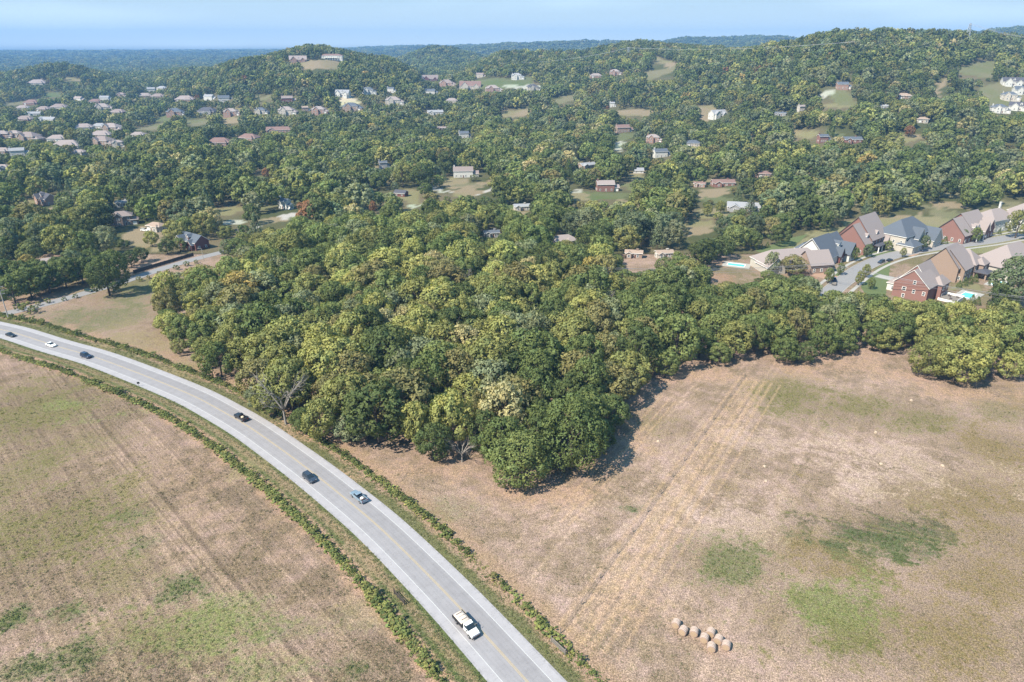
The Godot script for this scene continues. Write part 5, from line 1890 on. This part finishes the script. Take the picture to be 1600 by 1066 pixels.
# ---------------------------------------------------------------- bales, stones, hedges, dead trees
func bales() -> void:
	var straw := mat("baled_hay", lin(0.42, 0.30, 0.245), 1.0, grain(128, 0.12, 0.7, 1.0, 61, 3), 1.2)
	var face := mat("bale_face", lin(0.48, 0.35, 0.235), 1.0, straw.albedo_texture, 1.2)
	var twine := mat("bale_net", lin(0.52, 0.44, 0.38), 0.9)
	var spots := [[1056, 979, "leftmost bale of the row, greyer than the rest"], [1067, 990, "second bale from the left, touching the leftmost"], [1084, 992, "bale standing a little alone, third from the left"], [1110, 993, "hindmost bale right of the lone one"], [1100, 1002, "bale in front of the hindmost one"], [1122, 1004, "bale behind the frontmost pair"], [1111, 1016, "frontmost bale, lowest in the picture"], [1134, 1013, "rightmost bale of the group"]]
	for e in spots:
		var o := thing("round_bale", "round straw " + e[2], "hay bale", at(e[0], e[1]), deg_to_rad(-28 + rng.randf_range(-9, 9)), "round bales left in the hay field")
		o.scale = Vector3.ONE * 0.88
		var s := tool()
		var rings := []
		for k in 7:
			var z: float = [-0.82, -0.80, -0.45, 0.0, 0.45, 0.80, 0.82][k]
			var r: float = [0.80, 0.88, 0.93, 0.95, 0.93, 0.88, 0.80][k]
			var l := []
			for i in 18: l.append(Vector3(cos(TAU * i / 18) * r, 0.86 + sin(TAU * i / 18) * r * 0.97, z))
			rings.append(l)
		hull(s, rings)
		part("roll", done(s), straw, o)
		for e2 in [-1, 1]:
			s = tool()
			for r in [0.75, 0.5, 0.25]:
				var l := []
				var l2 := []
				for i in 16:
					l.append(Vector3(cos(TAU * i / 16) * r, 0.86 + sin(TAU * i / 16) * r, e2 * 0.81 - 0.03))
					l2.append(Vector3(cos(TAU * i / 16) * (r - 0.05), 0.86 + sin(TAU * i / 16) * (r - 0.05), e2 * 0.81 + 0.03 + (0.75 - r) * 0.06))
				hull(s, [l, l2] if e2 == 1 else [l2, l])
			part("end_face", done(s), face, o)
		for z in [-0.55, -0.2, 0.2, 0.55]:
			s = tool()
			var l := []
			var l2 := []
			var r: float = 0.955 - absf(z) * 0.04
			for i in 18:
				l.append(Vector3(cos(TAU * i / 18) * r, 0.86 + sin(TAU * i / 18) * r, z - 0.05))
				l2.append(Vector3(cos(TAU * i / 18) * r, 0.86 + sin(TAU * i / 18) * r, z + 0.05))
			hull(s, [l, l2])
			part("net_band", done(s), twine, o)
	var stone := mat("pale_stone", lin(0.42, 0.33, 0.245), 0.95)
	var k := 0
	for e in [[1195, 729, "upper one of two stones left of the olive patch"], [1197, 752, "lower one of two stones left of the olive patch"], [1377, 725, "stone in the pale middle of the field"], [1424, 626, "stone high in the field near the olive weeds"], [1473, 728, "stone right of the pale middle of the field"], [1368, 676, "stone between the weed patches"], [1028, 690, "stone left of the wire fence"]]:
		var s := tool()
		var p := []
		for i in 9: p.append(Vector2(cos(TAU * i / 9), sin(TAU * i / 9)) * rng.randf_range(0.35, 0.65))
		prism(s, p, -0.1, rng.randf_range(0.25, 0.45), 0.6)
		var o := part("field_stone", done(s), stone, self, at(e[0], e[1]), Vector3(0, rng.randf() * 6, 0))
		tag(o, "pale flat " + e[2], "stone", "pale stones in the hay field")
		k += 1

func hedges() -> void:
	for e in [[-10.6, "left"], [12.4, "right"]]:
		var rows := []
		var i := 34
		var step := 0.0
		while i < main_road.size() - 26:
			var p: Vector3 = main_road[i][0]
			var side := Vector3(-main_road[i][1].z, 0, main_road[i][1].x)
			var off: float = e[0] + rng.randf_range(-0.45, 0.45)
			if main_road[i][1].x > 0 and side.x < 0: pass
			var q: Vector3 = p + side * off + main_road[i][1] * rng.randf_range(-1.2, 1.2)
			q.y = ground(q.x, -q.z)
			var s := seen(q)
			step += 1.0 if e[1] == "left" else 1.05
			i = 34 + int(step * 0.66)
			if s.x < -40 or s.y > 1110: continue
			if e[1] == "right" and s.x < 40: continue
			if e[1] == "left" and s.y > 840 and rng.randf() < 0.62: continue
			if e[1] == "right" and rng.randf() < 0.25: continue
			var dense := 1.0 if s.x < 420 or e[1] == "right" else 0.9
			var h := rng.randf_range(1.0, 1.9) * dense * (0.85 if e[1] == "right" else 1.0)
			if rng.randf() < 0.12: h *= 1.45
			var tone := pick({"deep green": 5, "mid green": 2.5, "olive green": 1.2, "dark green": 5, "brownish olive": 0.5})
			var by := "beside the white flatbed truck" if s.y > 940 else "near the pale blue pickup" if s.y > 745 else "near the graphite car" if s.y > 690 else "near the black pickup" if s.y > 620 else "before the far bend" if s.y > 572 else "at the far bend"
			var size := "low" if h < 1.6 else "tall" if h > 2.3 else "middling"
			rows.append({"p": q, "px": s.x, "h": h, "w": h * (rng.randf_range(0.95, 1.5) if e[1] == "left" else rng.randf_range(1.2, 1.8)), "tone": tone, "words": "%s %s shrub, %s hedge, %s" % [size, tone, e[1], by]})
		label_rows(rows, "words")
		for r in rows:
			plant("hedge_shrub", r.label, "shrub", "shrubs of the hedge %s of the curving road" % e[1], r.p, r.h, r.w, r.tone, bush[rng.randi() % 4], false)
	# scrub along the side road and the meadow
	var rows := []
	for q in [[42, 487, 4.5], [52, 490, 3.5], [30, 484, 3.0], [60, 478, 2.0], [75, 474, 2.4], [100, 470, 1.8], [118, 466, 2.2], [218, 440, 2.6], [232, 436, 2.0], [248, 431, 2.6], [262, 427, 2.2], [276, 422, 2.8], [292, 416, 2.8], [306, 412, 2.2], [36, 500, 2.6], [66, 505, 2.2], [262, 470, 6.0], [282, 466, 5.0], [300, 464, 5.0]]:
		var tone := pick({"deep green": 3, "mid green": 3, "olive green": 3, "brownish olive": 1.5})
		var by := "beside the tall utility pole" if q[0] < 70 and q[1] > 470 else "along the near side of the side road" if q[1] < 475 and q[2] < 3.0 else "on the meadow edge of the wood"
		rows.append({"px": float(q[0]), "py": float(q[1]), "h": q[2], "tone": tone, "words": "%s bush %s" % [tone, by]})
	label_rows(rows, "words")
	for r in rows:
		plant("scrub_bush", r.label, "shrub", "scrub along the side road and the meadow", at(r.px, r.py), r.h, r.h * 1.3, r.tone, bush[rng.randi() % 4], false)

func special_trees() -> void:
	var screen := []
	for q in [[24, 474, 13.0], [50, 466, 14.5], [78, 458, 14.0], [104, 450, 15.0], [130, 443, 13.5], [66, 446, 13.0], [40, 452, 14.0], [94, 438, 12.0], [14, 455, 15.0], [118, 430, 13.0], [146, 424, 12.0], [206, 418, 9.0], [222, 410, 8.5], [262, 398, 9.0], [282, 393, 8.0], [148, 436, 11.0]]:
		var tone := pick({"dark green": 5, "deep green": 4, "mid green": 1.5, "bluish green": 1})
		screen.append({"px": float(q[0]), "py": float(q[1]), "h": q[2], "tone": tone, "words": "%s tree %s" % [tone, "in the dark row along the side road" if q[0] < 160 else "behind the dark board fence"]})
	label_rows(screen, "words")
	for r in screen:
		var w := at(r.px, r.py)
		plant("roadside_tree", r.label, "tree", "dark trees along the far side of the side road", w, r.h, r.h * 1.05, r.tone, crowns_near[rng.randi() % 10])
		occupy(w.x, -w.z, 3.5)
	var p := at(172, 462)
	plant("roadside_maple", "big round dark green tree alone between the side road and the meadow", "tree", "", p, 19.5, 19.0, "dark green", crown(900, 74, 110, 0.036, 0.05, "round"))
	occupy(p.x, -p.z, 8)
	for e in [[447, 663, 17.0, 16.0, "bare pale tree with spreading dead branches at the road edge of the wood"], [1452, 1, 0, 0, ""], [722, 722, 8.0, 9.0, "low dead grey tree at the front tip of the wood"], [945, 503, 15.0, 7.0, "dead pale trunk rising among green crowns in the wood"], [723, 470, 15.0, 9.0, "leafless grey tree towards the back of the wood"]]:
		if e[2] == 0: continue
		p = at(e[0], e[1])
		var o := thing("dead_tree", e[4], "tree", p, rng.randf() * 6)
		var b := part("bare_branches", bare_mesh(700 + int(e[0]), 8), M.dead_wood, o)
		b.scale = Vector3(e[3] * 1.25, e[2] * 1.15, e[3] * 1.25)
		occupy(p.x, -p.z, 2.5)
	p = at(862, 745)
	for e in [[404, 638, 8.0, 8.0, "grey-green", "low grey-green tree left of the bare dead tree"], [476, 676, 8.0, 8.0, "deep green", "low green tree right of the bare dead tree"], [893, 734, 21.0, 19.0, "deep green", "great dark green tree, largest at the right front corner of the wood"], [812, 756, 15.0, 17.0, "mid green", "round green tree at the very tip of the wood, left of the great dark one"], [1490, 596, 16.5, 19.0, "yellow-green", "broad yellowish tree bulging into the hay field at right"], [1447, 588, 15.0, 14.0, "olive green", "olive tree left of the broad yellowish one by the hay field"]]:
		p = at(e[0], e[1])
		plant("great_tree", e[5], "tree", "", p, e[2], e[3], e[4], crown(910 + int(e[0]) % 37, 78, 120, 0.034, 0.04, "round"))
		occupy(p.x, -p.z, e[3] * 0.36)
	for e in [[630, 293, 21.0, 17.0, "olive green", "left one of two great oaks by the pale lane"], [659, 296, 21.0, 19.0, "dark green", "right one of two great oaks by the pale lane, darker"], [401, 376, 17.0, 10.0, "bluish green", "dark layered conifer beside the two utility poles"], [957, 166, 7.0, 6.0, "rust red", "small bright red autumn tree beside the tiny white house"], [949, 172, 6.0, 5.0, "rust red", "smaller red autumn tree left of the bright one"], [584, 334, 9.0, 6.0, "rust red", "red-brown autumn tree in the street left of the lane"], [1420, 214, 11.0, 11.0, "rust red", "reddish tree beside a paddock at right"], [47, 425, 9.5, 9.0, "golden", "golden orange tree in front of the dark trees at far left"], [418, 280, 10.0, 8.0, "rust red", "dull red tree among greens left of centre"], [1172, 334, 13.0, 9.0, "bluish green", "bluish conifer before the wide pale grey roof"], [168, 398, 13.0, 13.0, "grey-green", "pale rounded tree left of the fenced yard"], [238, 385, 9.0, 9.0, "yellow-green", "yellowing tree in the tan yard at left"], [1105, 338, 8.5, 7.0, "olive green", "thin orchard tree on the tan slope, left"], [1125, 334, 9.0, 7.0, "olive green", "thin orchard tree on the tan slope, right"], [960, 300, 3.0, 2.2, "dark green", "tiny dark conifer on the colonial house's lawn"]]:
		p = at(e[0], e[1])
		var m: Mesh = cones_near[0] if "conifer" in e[5] else crowns_near[int(e[0]) % 10]
		plant("garden_tree", e[5], "tree", "", p, e[2], e[3], e[4], m)
		occupy(p.x, -p.z, e[3] * 0.35)
		var s := seen(p)
		keep_box(s.x - 8, s.y - e[2] * F / s.z * 0.9, s.x + 8, s.y - e[2] * F / s.z * 0.3, s.z - 4)

# ---------------------------------------------------------------- low growth in the fields
func tufts() -> void:
	var low := crown(950, 3, 9, 0.42, 0.0, "round")
	var tall := crown(951, 4, 10, 0.34, 0.0, "round")
	var made := 0
	for i in 420000:
		var d := 84.0 + 200.0 * pow(rng.randf(), 1.6)
		var x := rng.randf_range(-1, 1) * (0.70 * d + 36.0)
		var a := int((x - X0) / XS)
		var b := int((d - D0) / DS)
		if a < 0 or b < 0 or a >= W or b >= H: continue
		var k := b * W + a
		var w: float = weeds[k]
		if w * 0.32 < rng.randf(): continue
		var off: float = (x - cross_x[int(d)]) * cross_n[int(d)]
		if absf(off) < 6.4: continue
		var c := Color(red[k] * 1.05, green[k] * 1.12, blue[k] * 0.95)
		if rng.randf() < 0.15: c = c.lerp(Color(0.15, 0.18, 0.07), 0.5)
		var h := rng.randf_range(0.10, 0.30) * (0.6 + 0.6 * w)
		scatter(tall if w > 0.7 else low, Vector3(x, 0.0, -d), h, h * rng.randf_range(1.6, 3.0), c)
		made += 1
	print("tufts: ", made)
	commit_bulk("field_weeds", "low weeds and grass tufts scattered over both fields", "weeds", "weed_tufts")

func open_ground() -> void:
	var tan_ := Color(0.37, 0.295, 0.19)
	var dry := Color(0.27, 0.245, 0.145)
	var grass := Color(0.19, 0.21, 0.10)
	var drive := Color(0.60, 0.565, 0.52)
	var sand := Color(0.74, 0.62, 0.47)
	for l in [[455, 104, 470, 96, 500, 94, 538, 96, 542, 103, 520, 109, 480, 110], [1008, 92, 1030, 88, 1056, 100, 1062, 108, 1040, 104], [95, 120, 130, 124, 135, 128, 100, 127], [770, 182, 800, 173, 832, 168, 838, 178, 800, 184], [1088, 166, 1112, 164, 1120, 178, 1105, 190, 1088, 190], [1455, 150, 1470, 122, 1480, 118, 1485, 122, 1470, 138, 1462, 152], [185, 364, 230, 352, 260, 362, 262, 382, 235, 394, 212, 388], [672, 288, 740, 285, 780, 282, 770, 288, 740, 295, 692, 293], [965, 407, 1005, 403, 1012, 418, 975, 422], [1055, 352, 1085, 343, 1120, 345, 1115, 360, 1080, 372, 1058, 368], [625, 306, 655, 306, 660, 318, 640, 320], [1270, 166, 1300, 162, 1335, 165, 1310, 170], [340, 184, 375, 182, 380, 192, 350, 194], [1075, 302, 1110, 294, 1142, 294, 1135, 304, 1095, 314], [955, 175, 1000, 170, 1030, 172, 1010, 182, 980, 182], [1330, 345, 1400, 335, 1440, 332, 1420, 338, 1350, 352], [1395, 212, 1440, 208, 1450, 216, 1410, 220], [985, 268, 1005, 266, 1008, 276, 990, 280], [1240, 208, 1275, 206, 1280, 214, 1250, 216]]: lawn(l, tan_)
	for l in [[1000, 119, 1020, 109, 1050, 105, 1066, 100, 1060, 109, 1030, 121, 1005, 126], [862, 160, 880, 150, 905, 149, 902, 156, 880, 163], [200, 203, 235, 196, 262, 191, 262, 199, 235, 204], [600, 147, 620, 147, 612, 157, 602, 157], [1480, 110, 1530, 97, 1560, 94, 1558, 112, 1550, 122, 1510, 117], [1515, 152, 1540, 130, 1580, 130, 1640, 142, 1640, 165, 1540, 166], [285, 190, 320, 185, 332, 192, 300, 198], [1090, 432, 1110, 420, 1160, 427, 1200, 432, 1180, 442, 1110, 440], [400, 150, 430, 148, 432, 154, 402, 158], [1290, 144, 1310, 140, 1330, 150, 1338, 165, 1312, 165], [2, 162, 70, 152, 72, 158, 2, 166], [1, 163, 30, 157, 30, 159, 1, 165]]: lawn(l, dry)
	for l in [[236, 186, 262, 178, 276, 183, 272, 189, 240, 189], [740, 127, 800, 124, 812, 130, 790, 139, 745, 137], [800, 124, 830, 120, 834, 132, 805, 134], [880, 300, 940, 300, 985, 303, 980, 310, 930, 313, 890, 310], [962, 210, 990, 207, 996, 213, 965, 221], [65, 146, 105, 145, 104, 151, 68, 153], [1170, 404, 1240, 378, 1300, 354, 1330, 347, 1400, 340, 1480, 334, 1560, 326, 1660, 318, 1660, 440, 1600, 470, 1560, 490, 1490, 485, 1450, 482, 1390, 468, 1310, 464, 1270, 457, 1240, 444, 1200, 434]]: lawn(l, grass if l[0] != 1170 else Color(0.34, 0.30, 0.175))
	for l in [[655, 287, 690, 296, 740, 301, 768, 294, 792, 284, 794, 288, 770, 299, 745, 306, 690, 301, 660, 292], [338, 341, 380, 347, 378, 352, 338, 346], [395, 350, 440, 337, 462, 332, 463, 338, 425, 350, 400, 358], [884, 299, 910, 296, 912, 301, 890, 304], [960, 222, 973, 220, 969, 237, 961, 238], [1283, 146, 1310, 138, 1312, 141, 1288, 152], [640, 320, 650, 318, 650, 324, 640, 325], [785, 134, 830, 132, 860, 134, 860, 137, 800, 138]]: lawn(l, drive)
	lawn([10, 508, 18, 496, 60, 484, 130, 466, 200, 444, 250, 428, 305, 412, 365, 412, 374, 446, 330, 458, 262, 454, 238, 490, 262, 542, 300, 578, 345, 597, 250, 578, 150, 545, 60, 518], Color(0.30, 0.26, 0.14))
	lawn([527, 161, 535, 152, 555, 149, 560, 159, 550, 168, 530, 170], sand)
	var open_count := lawns.size()
	for k in 90:      # yards that show between the trees
		var p := at(rng.randf_range(0, 1600), rng.randf_range(165, 345))
		if p.z < -1100: continue
		var u := rng.randf_range(7, 15)
		var v := rng.randf_range(9, 22)
		var poly := PackedVector2Array()
		var r := Rect2(p.x, -p.z, 0, 0)
		for i in 9:
			var q := Vector2(p.x + cos(TAU * i / 9) * u * rng.randf_range(0.7, 1.2), -p.z + sin(TAU * i / 9) * v * rng.randf_range(0.7, 1.2))
			poly.append(q)
			r = r.expand(q)
		lawns.append([poly, [tan_, dry, grass, tan_][k % 4], r.grow(2.0)])
	for l in lawns.slice(0, open_count):
		var lo := Vector2(1e9, 1e9)
		var hi := Vector2(-1e9, -1e9)
		var far := 0.0
		for q in l[0]:
			var s := seen(Vector3(q.x, ground(q.x, q.y), -q.y))
			lo = Vector2(minf(lo.x, s.x), minf(lo.y, s.y))
			hi = Vector2(maxf(hi.x, s.x), maxf(hi.y, s.y))
			far += s.z / l[0].size()
		if hi.x - lo.x > 300: continue
		var m := (lo + hi) / 2
		keep_box(lerpf(lo.x, m.x, 0.45), lerpf(lo.y, m.y, 0.35), lerpf(hi.x, m.x, 0.45), lerpf(hi.y, m.y, 0.2), far)
	# the new street stays in sight over the tree belt
	for k in [[1180, 376, 1245, 415, 358], [1222, 350, 1300, 425, 355], [1295, 340, 1600, 440, 375], [1300, 425, 1345, 450, 318], [1390, 424, 1452, 460, 308], [1455, 440, 1545, 468, 306], [1132, 405, 1168, 418, 355], [970, 385, 1010, 412, 355]]: keep_box(k[0], k[1], k[2], k[3], k[4])
	# side road
	var side := smooth_path([Vector2(-60, 506), Vector2(0, 492), Vector2(60, 478), Vector2(130, 459), Vector2(200, 438), Vector2(250, 421), Vector2(300, 406), Vector2(340, 396), Vector2(380, 386)])
	structure("side_road", ribbon(side, -3.2, 3.2, 0.05, 0, 0.05), M.asphalt_pale, "narrow pale side road leading off to the houses at left")
	for q in side: occupy(q[0].x, -q[0].z, 4.0)
	for q in range(0, side.size() - 10, 3):
		var s := seen(side[q][0])
		if s.x < 330: keep_box(s.x - 6, s.y - 3, s.x + 6, s.y + 3, s.z - 6)

func undergrowth() -> void:
	var weed := crown(960, 4, 12, 0.36, 0.0, "round")
	var blade := crown(961, 3, 8, 0.40, 0.0, "cone")
	for i in 10500:
		var k := rng.randi_range(30, main_road.size() - 22)
		var p: Vector3 = main_road[k][0]
		var side := Vector3(-main_road[k][1].z, 0, main_road[k][1].x)
		var kind := rng.randf()
		var off: float
		var h: float
		var c: Color
		var odd := relief.get_noise_2d(k * 60.0, 900.0)
		if kind < 0.36:
			off = -10.6 + rng.randfn() * 0.6
			h = rng.randf_range(0.3, 0.85) * (1.0 + odd)
			c = tones[pick({"olive green": 3, "mid green": 3, "brownish olive": 2, "yellow-green": 1.5, "deep green": 2})]
		elif kind < 0.70:
			off = 12.4 + rng.randfn() * 0.6
			h = rng.randf_range(0.3, 0.8) * (1.0 - odd)
			c = tones[pick({"olive green": 3, "mid green": 3, "brownish olive": 2.5, "yellow-green": 2, "deep green": 1})]
		elif kind < 0.86:
			off = rng.randf_range(-10.0, -5.9)
			h = rng.randf_range(0.08, 0.30)
			c = Color(0.17, 0.19, 0.075)
		else:
			off = rng.randf_range(5.9, 8.2)
			h = rng.randf_range(0.08, 0.24)
			c = Color(0.20, 0.21, 0.09)
		var q: Vector3 = p + side * off + main_road[k][1] * rng.randf_range(-1.5, 1.5)
		q.y = 0.0
		var s := seen(q)
		if s.x < -30 or s.x > 1000 or s.y > 1120: continue
		if kind < 0.36 and s.y > 800 and rng.randf() < 0.6: continue
		scatter(blade if rng.randf() < 0.3 else weed, q, h, h * rng.randf_range(1.0, 2.2) + 0.2, c)
	commit_bulk("verge_growth", "ragged grass and brush along both verges of the curving road", "verge plants", "verge_tufts")

func _ready() -> void:
	rng.seed = 20
	relief.seed = 11
	relief.frequency = 0.0035
	relief.fractal_octaves = 3
	var cam := Camera3D.new()
	cam.name = "camera"
	cam.position = Vector3(0, EYE, 0)
	cam.rotation.x = -pitch
	cam.fov = rad_to_deg(2.0 * atan(533.0 / F))
	cam.near = 1.0
	cam.far = 14000.0
	cam.current = true
	add_child(cam)
	var env := Environment.new()
	env.background_mode = Environment.BG_SKY
	var sky := Sky.new()
	var sm := ProceduralSkyMaterial.new()
	sm.sky_top_color = Color(0.36, 0.535, 0.67)
	sm.sky_horizon_color = Color(0.755, 0.77, 0.70)
	sm.sky_curve = 0.046
	sm.ground_bottom_color = Color(0.35, 0.36, 0.28)
	sm.ground_horizon_color = Color(0.62, 0.72, 0.80)
	sm.sun_angle_max = 6.0
	var cirrus := FastNoiseLite.new()
	cirrus.seed = 5
	cirrus.frequency = 0.9
	cirrus.fractal_octaves = 4
	var veil := Image.create(1024, 512, false, Image.FORMAT_RGBA8)
	for j in 256:
		var up := PI * (0.5 - (j + 0.5) / 512.0)
		for i in 1024:
			var t := TAU * i / 1024.0
			var n := cirrus.get_noise_3d(cos(t) * cos(up) * 2.2, sin(up) * 26.0, sin(t) * cos(up) * 2.2)
			var v := clampf((n - 0.02) * 1.3, 0.0, 0.55)
			veil.set_pixel(i, j, Color(0.55, 0.58, 0.60, v * 0.45))
	sm.sky_cover = ImageTexture.create_from_image(veil)
	sky.sky_material = sm
	env.sky = sky
	env.tonemap_mode = Environment.TONE_MAPPER_LINEAR
	env.tonemap_exposure = 2.2
	env.sdfgi_enabled = true
	env.ssao_enabled = true
	env.ssil_enabled = true
	env.fog_enabled = true
	env.fog_density = 0.00012
	env.fog_light_color = Color(0.54, 0.755, 1.0)
	var we := WorldEnvironment.new()
	we.name = "world_environment"
	we.environment = env
	add_child(we)
	var sun := DirectionalLight3D.new()
	sun.name = "sun"
	sun.light_energy = 1.5
	sun.light_color = Color(1.0, 0.965, 0.90)
	sun.light_angular_distance = 0.53
	sun.shadow_enabled = true
	add_child(sun)
	sun.look_at_from_position(Vector3.ZERO, Vector3(0.54, -0.76, -0.43))

	# the main road first: the fields end at it
	var px := [Vector2(0, 515), Vector2(25, 521), Vector2(87, 541), Vector2(150, 559), Vector2(225, 587), Vector2(300, 618), Vector2(340, 639), Vector2(390, 668), Vector2(440, 703), Vector2(490, 740), Vector2(540, 780), Vector2(600, 831), Vector2(707, 938), Vector2(824, 1066)]
	main_road = smooth_path(px)
	var first: Array = main_road[0]
	for k in 40: main_road.push_front([first[0] - first[1] * 3.0 * (k + 1), first[1]])
	var last: Array = main_road[-1]
	for k in 30: main_road.append([last[0] + last[1] * 3.0 * (k + 1), last[1]])
	cross_x.resize(372); cross_n.resize(372)
	for d in 372:
		cross_x[d] = -1000.0
		cross_n[d] = 0.5
		for k in main_road.size() - 1:
			var a: Vector3 = main_road[k][0]
			var b: Vector3 = main_road[k + 1][0]
			if -a.z >= d and -b.z < d:
				cross_x[d] = lerpf(a.x, b.x, (-a.z - d) / (b.z - a.z))
				cross_n[d] = absf(main_road[k][1].z)
		if cross_x[d] == -1000.0 and d < 60: cross_x[d] = 60.0
	fence_a = at(876, 990)
	fence_b = at(1164, 588)

	var speck := grain(512, 0.10, 0.48, 1.0, 31, 3)
	var rough := grain(512, 0.12, 0.0, 1.0, 32, 4)
	var field := StandardMaterial3D.new()
	field.resource_name = "dry_field"
	field.albedo_texture = speck
	field.uv1_triplanar = true
	field.uv1_world_triplanar = true
	field.uv1_scale = Vector3.ONE / 19.0
	field.heightmap_enabled = true
	field.heightmap_texture = rough
	field.heightmap_scale = 7.0
	field.roughness = 1.0
	field.metallic_specular = 0.1
	field.detail_enabled = true
	field.detail_blend_mode = BaseMaterial3D.BLEND_MODE_MUL
	field.detail_uv_layer = BaseMaterial3D.DETAIL_UV_2
	field.detail_albedo = field_map()
	structure("left_field", field_sheet(true), field, "dry brown stubble field with green weed patches left of the road")
	structure("hay_field", field_sheet(false), field, "mown tan hay field right of the road, in front of the wood")

	var earth := StandardMaterial3D.new()
	earth.resource_name = "earth"
	earth.albedo_texture = speck
	earth.uv1_triplanar = true
	earth.uv1_world_triplanar = true
	earth.uv1_scale = Vector3.ONE / 30.0
	earth.vertex_color_use_as_albedo = true
	earth.roughness = 1.0
	earth.metallic_specular = 0.1
	make_house_parts()
	make_plants()
	open_ground()
	structure("terrain", terrain_mesh(), earth, "rolling ground of the suburb and the hills beyond it")

	# the road
	var tar := mat("road_surface", Color.WHITE, 0.9)
	tar.albedo_texture = road_texture()
	tar.uv1_scale = Vector3(1.0 / 11.5, 1.0 / 90.0, 1)
	tar.uv1_offset = Vector3(0.5, 0, 0)
	structure("road", ribbon(main_road, -5.75, 5.75, 0.06, 0, 0.06), tar, "pale grey two-lane road curving past the wood")
	var worn := grain(256, 0.16, 0.55, 1.0, 43, 3)
	var white := mat("white_line", lin(0.80, 0.80, 0.79), 0.8, worn, 0.35)
	var yellow := mat("yellow_line", lin(0.66, 0.51, 0.28), 0.8, worn, 0.35)
	structure("edge_line", ribbon(main_road, -3.66, -3.55, 0.075), white)
	structure("edge_line", ribbon(main_road, 3.55, 3.66, 0.075), white)
	structure("centre_line", ribbon(main_road, -0.20, -0.08, 0.075), yellow)
	structure("centre_line", ribbon(main_road, 0.08, 0.20, 0.075), yellow)
	for k in 3:     # turn arrow and bars painted before the junction
		var q: Array = main_road[36 + k]
		var w: float = [0.9, 0.14, 0.14][k]
		var s := tool()
		box(s, Vector3(-w, 0.0, -1.4), Vector3(w, 0.015, 1.4))
		var o := part("lane_arrow", done(s), white, self, q[0] + Vector3(-q[1].z, 0, q[1].x) * 1.8 + Vector3(0, 0.07, 0), Vector3(0, atan2(q[1].x, q[1].z), 0))
		o.set_meta("kind", "structure")
	# houses, the new street, traffic, lines
	for h in HOUSES: house(h[0], h[1], h[2], h[3], h[4], h[5], h[6], h[7], h[8])
	estate()
	traffic()
	lines_and_fences()
	bales()
	special_trees()
	street_trees()
	hedges()
	tufts()
	undergrowth()
	near_wood()
	forest()
	commit_bulk("woodland", "leafy trees of the suburb and the hills, too many to count", "woodland", "woodland_trees")
